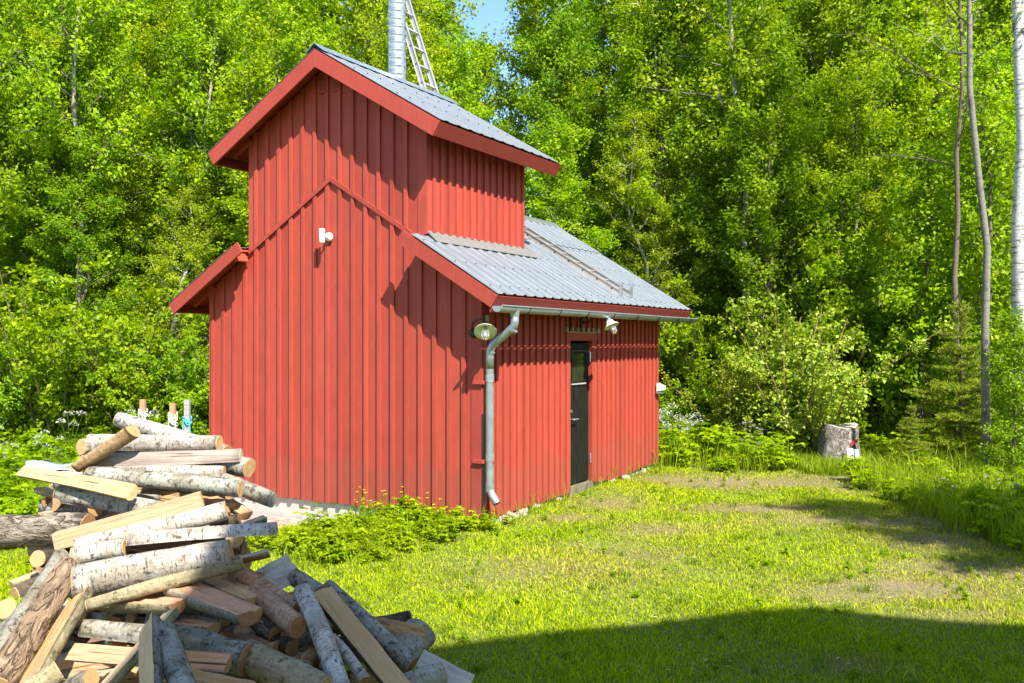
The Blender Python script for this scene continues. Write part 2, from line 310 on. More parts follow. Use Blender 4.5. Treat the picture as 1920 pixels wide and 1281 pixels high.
def dry_at(x, y):
    d = 0 * x
    w = .35 * np.sin(x * 5.1 + np.sin(y * 4.3) * 1.5) + .35 * np.sin(y * 6.7 + np.sin(x * 3.7) * 1.3)
    for (cx, cy, sx, sy, a) in DRY: d = np.maximum(d, a * np.exp(-(((x - cx) / sx) ** 2 + ((y - cy) / sy) ** 2) * (1 + .5 * w)))
    d = d + .05 * np.clip(np.sin(x * 2.3 + 1.1 * np.sin(y * 1.7)) * np.sin(y * 2.9 + x), 0, 1)
    return np.clip(d, 0, 1)

# ground sheet: fine near, coarse far
def axis_pts():
    a = np.concatenate([[-600, -300, -150, -80, -50, -35], np.arange(-26, 26.01, 0.35), [35, 50, 80, 150, 300, 600]]); return a
gx = axis_pts(); gy = np.concatenate([[-400, -150, -60, -30, -15, -8], np.arange(-4, 36.01, 0.35), [45, 60, 90, 150, 300, 700]])
XX, YY = np.meshgrid(gx, gy); ZZ = ground_z(XX, YY)
nx, ny = len(gx), len(gy); ii = (np.arange(ny - 1)[:, None] * nx + np.arange(nx - 1)[None]).ravel()
gm = nmesh('ground', np.stack([XX, YY, ZZ], -1).reshape(-1, 3), np.stack([ii, ii + 1, ii + nx + 1, ii + nx], 1), None, {'dry': ('POINT', np.clip(dry_at(XX, YY) * 1.15 + .12 + .6 * (YY > 16), 0, 1).ravel())}, ['soil'], smooth=True)
tag(link('ground', gm), kind='structure')

# ------------------------------------------------------------------ the red smokehouse
shed = thing('red_shed', 'red board and batten wooden shed with a raised gabled tower and metal roofs', 'shed', (HX, HY, 0), YAW)
XR = -W / 2                                     # ridge line
SL, SU = 0.611, 0.593                           # slopes of main and tower roof
XE, ZE = 0.3987, 2.3695                         # main eave
XE2, ZE2 = -0.306, 4.2227                       # tower eave (right)
TW = 1.3346; TD = 2.1936; TX0, TX1 = XR - TW, XR + TW
def zmain(x): return ZE + SL * (XE - x) if x > XR else ZE + SL * (x - (2 * XR - XE))
def ztow(x): return ZE2 + SU * (XE2 - x) if x > XR else ZE2 + SU * (x - (2 * XR - XE2))
ZTRIM = 3.7884
def ztrim(x): return ZTRIM - SL * abs(x - XR)
rng = random.Random(3)
def wall_pieces(wall, spans, topf, botf, face, spacing, first, lo, hi, bw=0.046, key='x', off=0.0, holes=()):
    """boards butted edge to edge with battens over the joints; face = outward sign/coord, key = running axis"""
    js = []; a = first
    while a > lo: a -= spacing
    while a < hi + 1e-6:
        if a > lo + .02 and a < hi - .02: js.append(a)
        a += spacing
    edges = [lo] + js + [hi]
    def piece(name, a0, a1, d0, d1, ext, hole=True):
        segs = [(botf, topf)]
        def emit(bf, tf):
            am = [a0, a1] if not (a0 < XR < a1 and key == 'x') else [a0, XR, a1]
            poly = [(a, bf(a)) for a in am] + [(a, tf(a)) for a in reversed(am)]
            if poly[0][1] >= poly[-1][1] - .01 and poly[len(am) - 1][1] >= poly[len(am)][1] - .01: return
            mb = MB()
            if key == 'x': mb.prism(poly, d0, d1, 'y')
            else: mb.prism(poly, d0, d1, 'x')
            mb.build(name, 'red_paint', wall)
        for (h0, h1, hz0, hz1) in holes:
            if a1 > h0 and a0 < h1:
                emit(lambda a: hz1, topf)
                if hz0 > .03: emit(botf, lambda a: hz0)
                return
        emit(botf, topf)
    sg = -1 if key == 'x' else 1
    for a0, a1 in zip(edges[:-1], edges[1:]):
        j = rng.uniform(0, .003); e0, e1 = a0 + .0015, a1 - .0015
        for (h0, h1, _, _) in holes:
            if e0 < h0 < e1: e1 = h0
            elif e0 < h1 < e1: e0 = h1
        piece('board', e0, e1, off, off + sg * (.020 + j), 0)
    for a in js:
        w = bw / 2 + rng.uniform(-.002, .003); inh = any(h0 < a + w and a - w < h1 for (h0, h1, _, _) in holes)
        dd = rng.uniform(-.002, .002)
        piece('batten', a - w, a + w, off + sg * .0235, off + sg * (.046 + dd), 0)

# front gable: core then cladding below and above the sloping trim
core = MB().prism([(-W + .02, .02), (-.02, .02), (-.02, zmain(0) - .14), (TX1 - .03, zmain(TX1) - .14), (TX1 - .03, ztow(TX1) - .14), (XR, ztow(XR) - .16), (TX0 + .03, ztow(TX0) - .14), (TX0 + .03, zmain(TX0) - .14), (-W + .02, zmain(-W) - .14)], .002, .08)
wall_f = core.build('wall', 'core_dark', shed)
def low_top(x): return min(zmain(x) - .075, ztrim(x)) if TX0 - .001 <= x <= TX1 + .001 else zmain(x) - .075
wall_pieces(wall_f, None, low_top, lambda x: -.005 + .006 * math.sin(x * 9), None, .19, -.193, -W, -.105)
wall_pieces(wall_f, None, lambda x: ztow(x) - .085, lambda x: ztrim(x) + .006, None, .19, -.193, TX0, TX1 - .095, off=-.006)
for x0, x1 in ((TX0 + .03, XR), (XR, TX1 - .02)):
    MB().prism([(x0, ztrim(x0) - .028), (x1, ztrim(x1) - .028), (x1, ztrim(x1) + .03), (x0, ztrim(x0) + .03)], -.056, -.002).build('trim', 'red_trim', wall_f)
MB().prism([(-.103, -.01), (.028, -.01), (.028, zmain(.03) - .1), (-.103, zmain(-.1) - .1)], -.030, .0).build('corner_board', 'red_trim', wall_f)
MB().prism([(TX1 - .093, ztrim(TX1 - .093) + .01), (TX1 + .024, zmain(TX1) + .03), (TX1 + .024, ztow(TX1) - .1), (TX1 - .093, ztow(TX1 - .093) - .1)], -.034, .0).build('corner_board', 'red_trim', wall_f)
for vx in (-2.155, -1.944):                     # two small louvred vents under the ridge
    vt = MB().box(vx - .055, vx + .055, -.058, -.030, 4.81, 4.95).build('vent', 'red_trim', shed)
    for i in range(4): MB().box(vx - .04, vx + .04, -.064, -.0585, 4.835 + i * .026, 4.849 + i * .026).build('louvre', 'core_dark', vt)
# right side wall with door opening
DY0, DY1, DZ = 2.094, 2.763, 1.895
wall_s = MB().box(-.08, -.002, .09, DY0 - .02, .02, 2.42).box(-.08, -.002, DY1 + .02, D - .02, .02, 2.42).box(-.08, -.002, DY0 - .02, DY1 + .02, DZ + .02, 2.42).build('wall', 'core_dark', shed)
holes = [(DY0 - .055, DY1 + .07, -1, DZ + .06)]
wall_pieces(wall_s, None, lambda a: 2.44, lambda a: .0 + .02 * math.sin(a * 3) * (a > 2) - .02 * (a < DY0), None, .156, .283, .002, D, .05, 'y', 0.0, holes)
# left and back walls (unseen from here, plain cladding)
MB().box(-W + .0, -W + .08, .09, D - .02, -.02, 2.44).build('wall', 'red_paint', shed)
MB().prism([(-W + .08, .0), (-.085, .0), (-.085, 2.45), (XR, zmain(XR) - .1), (-W + .08, 2.45)], D - .10, D - .025).build('wall', 'red_paint', shed)
# tower side walls
wt = MB().box(TX1 - .08, TX1 - .002, .09, TD - .02, 2.9, ztow(TX1) - .12).build('tower_wall', 'core_dark', shed)
wall_pieces(wt, None, lambda a: ztow(TX1) - .1, lambda a: 3.0966, None, .156, .25, .002, TD, .05, 'y', TX1)
MB().box(TX0, TX0 + .08, .09, TD - .02, 2.9, ztow(TX0) - .12).build('tower_wall', 'red_paint', shed)
MB().prism([(TX0 + .081, 2.9), (TX1 - .081, 2.9), (TX1 - .081, ztow(TX1) - .13), (XR, ztow(XR) - .13), (TX0 + .081, ztow(TX0) - .13)], TD - .09, TD - .01).build('tower_wall', 'red_paint', shed)
# foundation: concrete strip in front, field stones along the side
MB().prism([(-W + .04, -.55), (-.03, -.55), (-.03, -.012), (-W + .04, -.012)], .012, .30).build('foundation', 'concrete', shed)
MB().prism([(-.28, -.5), (-.02, -.5), (-.02, .0), (-.28, .0)], .31, D - .05).build('foundation', 'concrete', shed)
MB().box(-W + .04, -W + .3, .31, D - .05, -.5, -.022).build('foundation', 'concrete', shed)
def stone_mesh(seed, sx, sy, sz):
    r = random.Random(seed); mb = MB(); n, mth = 8, 5; vs = []
    for i in range(mth + 1):
        th = math.pi * i / mth
        for j in range(n):
            ph = 2 * math.pi * j / n; q = .8 + .4 * r.random(); vs.append((sx * q * math.sin(th) * math.cos(ph), sy * q * math.sin(th) * math.sin(ph), sz * q * math.cos(th)))
    return mb.add(vs, [(i * n + j, i * n + (j + 1) % n, (i + 1) * n + (j + 1) % n, (i + 1) * n + j) for i in range(mth) for j in range(n)]).me('stone', 'stone', True)
sm = [stone_mesh(i, .09, .075, .06) for i in range(5)]
fnd = shed
for i in range(17):
    yy = .10 + i * .095 + rng.uniform(-.03, .03) if i < 10 else 1.2 + (i - 10) * .55 + rng.uniform(-.15, .15)
    if DY0 - .1 < yy < DY1 + .1: continue
    p = HW(rng.uniform(.0, .06), yy, 0)
    link('stone', sm[i % 5], shed, (rng.uniform(-.03, .05), yy, float(ground_z(p.x, p.y)) + rng.uniform(-.02, .03)), (rng.uniform(-.4, .4), rng.uniform(-.4, .4), rng.uniform(0, 6)))

# --- roofs
def corr_profile(y0, y1, rib=.205, h=.013):
    ys = [y0]; zs = [0.0]; n = max(1, int(round((y1 - y0) / rib))); rb = (y1 - y0) / n
    for i in range(n):
        a = y0 + i * rb
        for t, z in ((.30, 0), (.42, h), (.60, h), (.72, 0)): ys.append(a + t * rb); zs.append(z)
    ys.append(y1); zs.append(0.0); return ys, zs
def sheet(parent, xl, zl, xu, zu, y0, y1, lift=0.0, m='roof_metal', thick=.004):
    ys, zs = corr_profile(y0, y1) if m == 'roof_metal' else corr_profile(y0, y1, .24, .007); n = len(ys); dx, dz = xu - xl, zu - zl; L = math.hypot(dx, dz)
    nx_, nz_ = -dz / L, dx / L
    if nz_ < 0: nx_, nz_ = -nx_, -nz_
    vs = []
    for (x, z) in ((xl, zl), (xu, zu)):
        for t in (0, thick):
            for yy, hh in zip(ys, zs): vs.append((x + nx_ * (hh + t + lift), yy, z + nz_ * (hh + t + lift)))
    fs = []
    for i in range(n - 1):
        fs += [(n + i, n + i + 1, 3 * n + i + 1, 3 * n + i), (i, 2 * n + i, 2 * n + i + 1, i + 1), (i, i + 1, n + i + 1, n + i), (2 * n + i, 3 * n + i, 3 * n + i + 1, 2 * n + i + 1)]
    fs += [(0, n, 3 * n, 2 * n), (n - 1, 3 * n - 1, 4 * n - 1, 2 * n - 1)]
    return MB().add(vs, fs).build('metal_sheet', m, parent)
def slab(mb, x0, z0, x1, z1, y0, y1, t0, t1):
    """board-like slab lying on a slope between depth t0 and t1 below the line"""
    L = math.hypot(x1 - x0, z1 - z0); nx_, nz_ = (z1 - z0) / L, -(x1 - x0) / L
    if nz_ > 0: nx_, nz_ = -nx_, -nz_
    return mb.prism([(x0 + nx_ * t0, z0 + nz_ * t0), (x1 + nx_ * t0, z1 + nz_ * t0), (x1 + nx_ * t1, z1 + nz_ * t1), (x0 + nx_ * t1, z0 + nz_ * t1)], y0, y1)
def screws(parent, rows, xf, y0, y1, step, lift):
    mb = MB()
    for x in rows:
        y = y0 + .05
        while y < y1: mb.box(x - .006, x + .006, y - .006, y + .006, xf(x) + lift, xf(x) + lift + .008); y += step
    o = mb.build('screws', 'black_iron', parent); o['kind'] = 'stuff'; return o
DB = 5.6844
roof = slab(MB(), XE - .03, zmain(XE - .03), TX1 + .02, zmain(TX1 + .02), -OV + .03, DB - .02, .012, .034)
slab(roof, TX1 + .02, zmain(TX1 + .02), XR, zmain(XR), TD + .01, DB - .02, .012, .034)
slab(roof, 2 * XR - XE + .03, zmain(XE - .03), TX0 - .02, zmain(TX1 + .02), -OV + .03, DB - .02, .012, .034)
slab(roof, TX0 - .02, zmain(TX1 + .02), XR, zmain(XR), TD + .01, DB - .02, .012, .034)
roof = roof.build('roof', 'red_trim', shed)
xs_top = -1.28                                   # lap line of the lower row of sheets, x
yb = [-OV, .78, 1.85, TD + .02]
for a, b in zip(yb[:-1], yb[1:]):
    sheet(roof, XE, ZE, TX1 + (.0 if a > -.1 else .01), zmain(TX1 + .0), a, b + .02, .004)
yb = [TD + .02, 3.05, 3.93, 4.81, DB]
for i, (a, b) in enumerate(zip(yb[:-1], yb[1:])):
    sheet(roof, XE, ZE, xs_top, zmain(xs_top), a, b, .004 + .002 * (i % 2))
    sheet(roof, xs_top + .12, zmain(xs_top + .12), XR + .01, zmain(XR + .01), a, b, .016 + .002 * (i % 2))
for a, b in zip([-OV, .9, 2.2, 3.3, 4.5], [.9, 2.2, 3.3, 4.5, DB]):
    xu = XR - .01 if a >= 2.19 else TX0 - .0
    sheet(roof, 2 * XR - XE, ZE, xu, zmain(xu), a, b, .004)
MB().prism([(XR - .14, zmain(XR - .14) + .03), (XR, zmain(XR) + .045), (XR + .14, zmain(XR + .14) + .03), (XR + .14, zmain(XR + .14) + .035), (XR, zmain(XR) + .052), (XR - .14, zmain(XR - .14) + .035)], TD + .02, DB + .02).build('ridge_cap', 'galvanised', roof)
screws(roof, [XE - .12, XE - .55, XE - .95], zmain, -OV, DB, .205, .026); screws(roof, [xs_top + .25, xs_top + .05], zmain, TD + .1, DB, .205, .036)
MB().prism([(TX1 + .004, 3.09), (TX1 + .03, 3.083), (TX1 + .155, zmain(TX1 + .155) + .032), (TX1 + .155, zmain(TX1 + .155) + .036), (TX1 + .035, 3.098), (TX1 + .004, 3.128)], -.02, TD + .16).build('flashing', 'flashing_metal', roof)
def rake(parent, x0, x1, zf, h, y0, y1, cut_lo=True, top=0.012):
    """rake board: from low end x0 to high end x1, end cut square to the slope"""
    s = (zf(x1) - zf(x0)) / (x1 - x0); L = math.hypot(1, s); nx_, nz_ = s / L, -1 / L
    if nz_ > 0: nx_, nz_ = -nx_, -nz_
    mid = abs(x1 - XR) < 1e-4
    up = (x1, zf(x1) - h * L) if mid else (x1 + nx_ * h, zf(x1) + nz_ * h)
    poly = [(x0, zf(x0) - top), (x1, zf(x1) - top), up, (x0 + nx_ * h, zf(x0) + nz_ * h)]
    return MB().prism(poly, y0, y1).build('rake_board', 'red_trim', parent)
for yy in (-OV, DB - .025):
    if yy < 0:
        rake(roof, XE - .002, -.80, zmain, .158, yy - .004, yy + .022); rake(roof, 2 * XR - XE + .002, 2 * XR + .80, zmain, .158, yy - .004, yy + .022)
    else:
        rake(roof, XE - .002, XR, zmain, .158, yy, yy + .026); rake(roof, 2 * XR - XE + .002, XR, zmain, .158, yy, yy + .026)
# end board closing the left stub of the roof against the tower, and rafters under the overhangs
def eave_board(parent, x, zf, sgn, h, y0, y1, t=.022):
    s = SL if zf is zmain else SU; L = math.hypot(1, s); n_ = (-s / L * sgn, -1 / L); u_ = (1 / L * sgn, -s / L)
    p = (x - .006 * sgn, zf(x) - .018)
    poly = [p, (p[0] + n_[0] * h, p[1] + n_[1] * h), (p[0] + n_[0] * h - u_[0] * t, p[1] + n_[1] * h - u_[1] * t), (p[0] - u_[0] * t, p[1] - u_[1] * t)]
    return MB().prism(poly, y0, y1).build('fascia_board', 'red_trim', parent)
eave_board(roof, XE, zmain, 1, .19, -OV + .024, DB - .03); eave_board(roof, 2 * XR - XE, zmain, -1, .12, -OV + .024, DB - .03)
for sg, xa in ((1, TX1 + .10), (-1, TX0 - .04)):
    x = xa; L = math.hypot(1, SL); n_ = (-SL / L * sg, -1 / L)
    MB().prism([(x, zmain(x) - .014), (x + n_[0] * .15, zmain(x) - .014 + n_[1] * .15), (x + n_[0] * .15 + .022 * sg, zmain(x) - .014 + n_[1] * .15 - .014), (x + .022 * sg, zmain(x) - .014 - .013)], -OV + .023, -.06).build('end_board', 'red_trim', roof)
for x0 in (2 * XR - XE + .1, XE - .1 - .0):
    sg = 1 if x0 > XR else -1
    mb = MB(); xin = x0 - sg * .38; slab(mb, x0, zmain(x0), xin, zmain(xin), -.06, -.02 + .0, .036, .12); mb.build('rafter', 'red_trim', roof)
# tower roof
DB2 = 2.5273
troof = slab(MB(), XE2 - .03, ztow(XE2 - .03), XR, ztow(XR), -OV + .03, DB2 - .02, .012, .034)
slab(troof, 2 * XR - XE2 + .03, ztow(XE2 - .03), XR, ztow(XR), -OV + .03, DB2 - .02, .012, .034)
troof = troof.build('tower_roof', 'red_trim', shed)
yb = [-OV, .63, 1.58, DB2]
for i, (a, b) in enumerate(zip(yb[:-1], yb[1:])):
    sheet(troof, XE2, ZE2, XR + .01, ztow(XR + .01), a, b, .004 + .002 * (i % 2), 'roof_metal_worn'); sheet(troof, 2 * XR - XE2, ZE2, XR - .01, ztow(XR - .01), a, b, .004 + .002 * (i % 2), 'roof_metal_worn')
MB().prism([(XR - .13, ztow(XR - .13) + .03), (XR, ztow(XR) + .05), (XR + .13, ztow(XR + .13) + .03), (XR + .13, ztow(XR + .13) + .035), (XR, ztow(XR) + .057), (XR - .13, ztow(XR - .13) + .035)], -OV - .015, DB2 + .015).build('ridge_cap', 'galvanised', troof)
screws(troof, [XE2 - .6, XE2 - 1.2], ztow, -OV, DB2, .24, .016)
for yy in (-OV - .004, DB2 - .025):
    rake(troof, XE2 - .002, XR, ztow, .185, yy, yy + .026); rake(troof, 2 * XR - XE2 + .002, XR, ztow, .185, yy, yy + .026)
eave_board(troof, XE2, ztow, 1, .16, -OV + .024, DB2 - .03); eave_board(troof, 2 * XR - XE2, ztow, -1, .16, -OV + .024, DB2 - .03)
for x0 in (2 * XR - XE2 + .1, XE2 - .1):
    sg = 1 if x0 > XR else -1; mb = MB(); xin = x0 - sg * .3; slab(mb, x0, ztow(x0), xin, ztow(xin), -.06, -.02, .036, .12); mb.build('rafter', 'red_trim', troof)

# gutter and downpipe
def half_round(y0, y1, r=.062, t=.004, xc=XE + .004, z0=2.250, z1=2.235):
    mb = MB(); n = 12; vs = []
    for y, z in ((y0, z0), (y1, z1)):
        for rr in (r, r - t):
            for i in range(n + 1):
                a = math.pi + math.pi * i / n; vs.append((xc + rr * math.cos(a), y, z + rr * math.sin(a)))
    m_ = n + 1
    for i in range(n):
        mb_f = [(i, i + 1, 2 * m_ + i + 1, 2 * m_ + i), (m_ + i, 3 * m_ + i, 3 * m_ + i + 1, m_ + i + 1)]
        mb.f += mb_f; mb.m += [0] * 2
    mb.v += vs; ends = [(i, m_ + i, m_ + i + 1, i + 1) for i in range(n)] + [(2 * m_ + i, 2 * m_ + i + 1, 3 * m_ + i + 1, 3 * m_ + i) for i in range(n)] + [(0, 2 * m_, 3 * m_, m_), (n, m_ + n, 3 * m_ + n, 2 * m_ + n)]
    mb.f += ends; mb.m += [0] * len(ends); return mb
GXC = XE + .004
gut = half_round(-OV - .02, DB + .10).build('gutter', 'zinc', shed, True)
MB().tube([(GXC + .062, -OV - .02, 2.253), (GXC + .062, DB + .10, 2.238)], .009, 8).build('rolled_lip', 'zinc', gut)
cap = MB(); cap.prism([(GXC + .06 * math.cos(math.pi + math.pi * i / 12), 2.25 + .06 * math.sin(math.pi + math.pi * i / 12)) for i in range(13)], -OV - .024, -OV - .018); cap.build('end_cap', 'zinc', gut)
for yy in (.25, .98, 1.72, 2.5, 3.3, 4.1, 4.9, 5.5):
    zz = 2.250 - .015 * (yy + .33) / 6.1; pts = [(GXC + .068 * math.cos(math.pi + math.pi * i / 10), yy, zz + .068 * math.sin(math.pi + math.pi * i / 10)) for i in range(11)]
    MB().tube(pts, .006, 6).build('hanger', 'black_iron', gut)
def bez(pts, n=8):                                # rounded polyline
    pts = [Vector(p) for p in pts]; out = [pts[0]]
    for a, b, c in zip(pts[:-2], pts[1:-1], pts[2:]):
        d = min((a - b).length, (c - b).length) * .42; p = b + (a - b).normalized() * d; q = b + (c - b).normalized() * d
        for i in range(n + 1):
            t = i / n; out.append(p * (1 - t) ** 2 + b * 2 * t * (1 - t) + q * t * t)
    return out + [pts[-1]]
PY = .02
pipe = MB().lathe([(.058, 0), (.056, -.03), (.046, -.10)], (GXC, PY, 2.245), n=18)
pipe.tube(bez([(GXC, PY, 2.16), (GXC, PY, 2.05), (.105, .01, 1.83), (.105, .01, 1.60)]), .044, 16)
pipe.tube(bez([(.105, .01, 1.61), (.105, .01, .30), (.20, .0, .18)], 6), .043, 16, caps=False)
pipe = pipe.build('downpipe', 'zinc', shed, True)
for z in (1.46, .62, .30): MB().tube([(.105, .01, z), (.105, .01, z + .075)], .0475, 16).build('pipe_joint', 'zinc', pipe)
for z in (1.44, .60): MB().box(.0, .16, .0, .012, z, z + .03).box(-.06, .06, -.06, .0, z - .004, z + .034).build('pipe_bracket', 'red_trim', pipe)
for z in (2.03, 1.82): MB().tube([(GXC - .005, PY, 2.02), (GXC - .03, PY, 2.0)] if z > 2 else [(.125, .01, 1.79), (.105, .01, 1.755)], .0465, 16).build('pipe_joint', 'zinc', pipe)
MB().tube([(.032, -.02, 1.12), (.034, -.02, -.12)], .013, 8).build('cable', 'black_iron', shed)

# door
door = MB().box(-.055, -.02, DY0 + .03, DY1 - .03, .06, DZ - .03).build('door', 'black_paint', shed)
nb = 7
for i in range(nb):
    a = DY0 + .032 + i * (DY1 - DY0 - .064) / nb; b = a + (DY1 - DY0 - .064) / nb - .006
    if i in (1, 2, 3, 4, 5):
        MB().box(-.0195, -.012, a, b, .07, 1.34).build('plank', 'black_paint', door); MB().box(-.0195, -.012, a, b, 1.79, DZ - .04).build('plank', 'black_paint', door)
    else: MB().box(-.0195, -.012, a, b, .07, DZ - .04).build('plank', 'black_paint', door)
win = MB().box(-.018, -.006, DY0 + .10, DY0 + .135, 1.35, 1.78).box(-.018, -.006, DY1 - .17, DY1 - .135, 1.35, 1.78).box(-.018, -.006, DY0 + .136, DY1 - .171, 1.74, 1.78).build('window', 'black_paint', door)
MB().box(-.018, -.014, DY0 + .14, DY1 - .175, 1.37, 1.738).build('pane', 'window_glass', win)
MB().box(-.018, .006, DY0 + .11, DY1 - .14, 1.332, 1.349).build('sill', 'stake_grey', win)
hd = MB().box(-.0115, -.006, DY0 + .045, DY0 + .085, .80, 1.05).build('handle', 'brass', door)
MB().tube([(-.006, DY0 + .065, .90), (.045, DY0 + .065, .90), (.05, DY0 + .075, .90), (.05, DY0 + .20, .897)], .010, 8).build('lever', 'galvanised', hd)
MB().lathe([(.0, .03), (.02, .03), (.022, 0)], (-.006, DY0 + .065, 1.0), (1, 0, 0), 12).build('lock', 'galvanised', hd)
for z in (.28, 1.62): MB().tube([(.004, DY1 - .008, z), (.004, DY1 - .008, z + .13)], .013, 8).build('hinge', 'galvanised', door)
fr = MB().box(-.07, .03, DY0 - .055, DY0 + .012, .0, DZ + .0).build('door_frame', 'red_trim', shed)
MB().box(-.07, .03, DY1 - .012, DY1 + .07, .03, DZ).build('jamb', 'red_trim', fr)
MB().box(-.07, .045, DY0 - .11, DY1 + .12, DZ + .002, DZ + .105).build('head_board', 'red_trim', fr)
dc = MB().box(.0, .075, DY0 - .14, DY1 + .15, DZ + .106, DZ + .116).build('drip_cap', 'hook_green', fr)
for i in range(7): MB().box(.022, .05, DY0 - .13 + i * .155, DY0 - .13 + i * .155 + .05, DZ + .117, DZ + .165).build('cap_tab', 'hook_green', dc)
MB().box(-.07, .03, DY0 - .02, DY1 + .02, -.06, .045).build('doorstep', 'doorstep_wood', shed)
# wall vent by the back corner
vn = MB().prism([(.05, 1.24), (.05, 1.12), (.15, 1.14), (.15, 1.20)], 5.06, 5.19).build('wall_vent', 'white_plastic', shed)
MB().box(.046, .12, 5.05, 5.20, 1.085, 1.115).build('grille', 'zinc', vn)
MB().box(.03, .055, .04, .075, 2.05, 2.17).build('junction_box', 'hook_green', shed)
# steel flue pipe behind the tower ridge
flue = MB(); fx, fy, fr_ = XR - .31, 1.66, .118; prof = []; z = ztow(fx) - .1
while z < 8.3:
    prof += [(fr_, z), (fr_ + .0015, z + .075), (fr_ + .008, z + .085), (fr_ + .008, z + .095), (fr_, z + .105)]; z += .105
flue.lathe(prof, (fx, fy, 0), n=28); flue.build('flue_pipe', 'galvanised', shed, True)
MB().lathe([(.30, ztow(fx) - .10), (.17, ztow(fx) + .02), (.122, ztow(fx) + .10)], (fx, fy, 0), n=24).build('flue_collar', 'galvanised', shed)

# ------------------------------------------------------------------ things fixed to or leaning on the shed
def ladder(name, label, a0, a1, b0, n, cat='ladder', rw=.075, rt=.034, hooks=False):
    """a0,a1: the ends of the first rail, b0: start of the second rail (house frame)"""
    base = Vector(a0); t = thing(name, label, cat, HW(*a0), YAW)
    A0, A1, B0 = Vector(a0) - base, Vector(a1) - base, Vector(b0) - base; d = (A1 - A0); L = d.length; d.normalize()
    s = B0.normalized(); q = d.cross(s).normalized()
    def bar(p, L_, u, v, w, wu, wv):
        return [p + u * (i * L_) + v * (j * wu) + w * (k_ * wv) for k_ in (-.5, .5) for j in (-.5, .5) for i in (0, 1)]
    F = [(0, 2, 3, 1), (4, 5, 7, 6), (0, 1, 5, 4), (2, 6, 7, 3), (0, 4, 6, 2), (1, 3, 7, 5)]
    for P in (A0, B0):
        r = MB().add(bar(P, L, d, s, q, rt * .35, rw), F).add(bar(P + q * (rw / 2 - .004), L, d, s, q, rt, .007), F).add(bar(P - q * (rw / 2 - .004), L, d, s, q, rt, .007), F).build('rail', 'aluminium', t)
    for i in range(n):
        p = A0 + d * (.16 + (L - .3) * i / (n - 1)); e = p + B0
        MB().add(bar(p + s * -.004, B0.length + .008, s, d, q, .028, .028), F).build('rung', 'aluminium', t)
        MB().tube([p - s * .010, p - s * .005], .012, 8).build('rung_end', 'black_iron', t)
    return t, d, s, q
lx0 = XR - .06
ladder('ladder', 'aluminium ladder standing up from the tower ridge beside the flue pipe', (lx0, 1.96, ztow(lx0) + .05), (lx0 - 1.05, 1.96, ztow(lx0) + 3.0), (lx0, 2.26, ztow(lx0) + .05), 11)
def rp(x, lift=.065): return zmain(x) + lift
t, d_, s_, q_ = ladder('roof_ladder', 'aluminium ladder lying flat on the lower shed roof behind the tower', (.245, 3.22, rp(.245)), (-1.75, 3.22, rp(-1.75)), (.245, 3.58, rp(.245)), 9)
for w in (0, .36): MB().box(-.02, .015, w - .012, w + .012, -.03, .15).build('hook', 'galvanised', t)
def lamp_shade(parent, c, axis, r=.118):
    sh = MB().lathe([(.03, .085), (.045, .075), (.055, .035), (r, -.005), (r, -.010), (.052, .028)], c, axis, 28).build('lamp_shade', 'cream_enamel', parent, True)
    MB().lathe([(.0, .13), (.028, .125), (.036, .085), (.05, .07)], c, axis, 16).build('lamp_cap', 'galvanised', parent, True)
    MB().lathe([(.045, .03), (.047, -.03), (.042, -.085), (.025, -.11), (.0, -.115)], c, axis, 18).build('glass_jar', 'lamp_glass', parent, True)
    MB().lathe([(.014, .03), (.016, -.02), (.022, -.05), (.0, -.075)], c, axis, 12).build('bulb', 'white_plastic', parent, True)
t = thing('wall_lamp', 'cream enamel farm lamp with clear jar on the front corner of the red shed', 'lamp', HW(-.064, -.03, 1.98), YAW)
MB().lathe([(.0, .045), (.03, .045), (.05, .03), (.052, 0)], (0, 0, 0), (0, -1, 0), 16).build('base', 'black_iron', t, True)
MB().tube(bez([(0, -.04, 0), (.04, -.10, .12), (.18, -.16, .15), (.25, -.20, .09)], 5), .010, 8).build('arm', 'black_iron', t)
lamp_shade(t, (.27, -.215, .015), (-.34, .60, .72))
t = thing('wall_lamp', 'farm lamp on a curved black bracket above the black door', 'lamp', HW(.048, 2.37, 2.13), YAW, )
MB().box(-.0, .02, -.03, .03, -.07, .05).build('base', 'black_iron', t)
MB().tube(bez([(.02, 0, 0), (.10, .0, -.01), (.19, 0, .07), (.33, 0, .09), (.40, 0, .02)], 5), .010, 8).build('arm', 'black_iron', t)
lamp_shade(t, (.425, .0, -.045), (-.48, .08, .86), .10)
t = thing('spotlight', 'small white cylindrical spotlight fixed high on the red gable wall', 'lamp', HW(-2.05, -.046, 3.11), YAW)
MB().lathe([(.0, .03), (.048, .03), (.05, 0)], (0, 0, 0), (0, -1, 0), 20).build('mount', 'white_plastic', t, True)
MB().lathe([(.0, -.085), (.030, -.085), (.034, -.08), (.034, .075), (.030, .08), (.0, .08)], (-.028, -.10, .01), (0, 0, 1), 20).build('lamp_head', 'white_plastic', t, True)
MB().tube([(-.005, -.03, .0), (-.02, -.075, .005)], .012, 8).build('arm', 'white_plastic', t)

# timber platform of planks lying along the gable foot
t = thing('plank_platform', 'low weathered plank platform lying along the foot of the gable', 'platform', HW(-2.62, -.36, 0), YAW)
zg = -.30
for j in range(2): MB().box(-1.2, 1.2, -.18 - j * .52, -.10 - j * .52, zg - .06, zg + .03).build('bearer', 'deck_plank', t)
for i in range(13):
    y0 = .32 - i * .098; MB().box(-1.3 + rng.uniform(-.05, .05), 1.27 + rng.uniform(-.12, .08), y0 - .088, y0, zg + .031, zg + .058 + rng.uniform(0, .006)).build('plank', 'deck_plank', t)

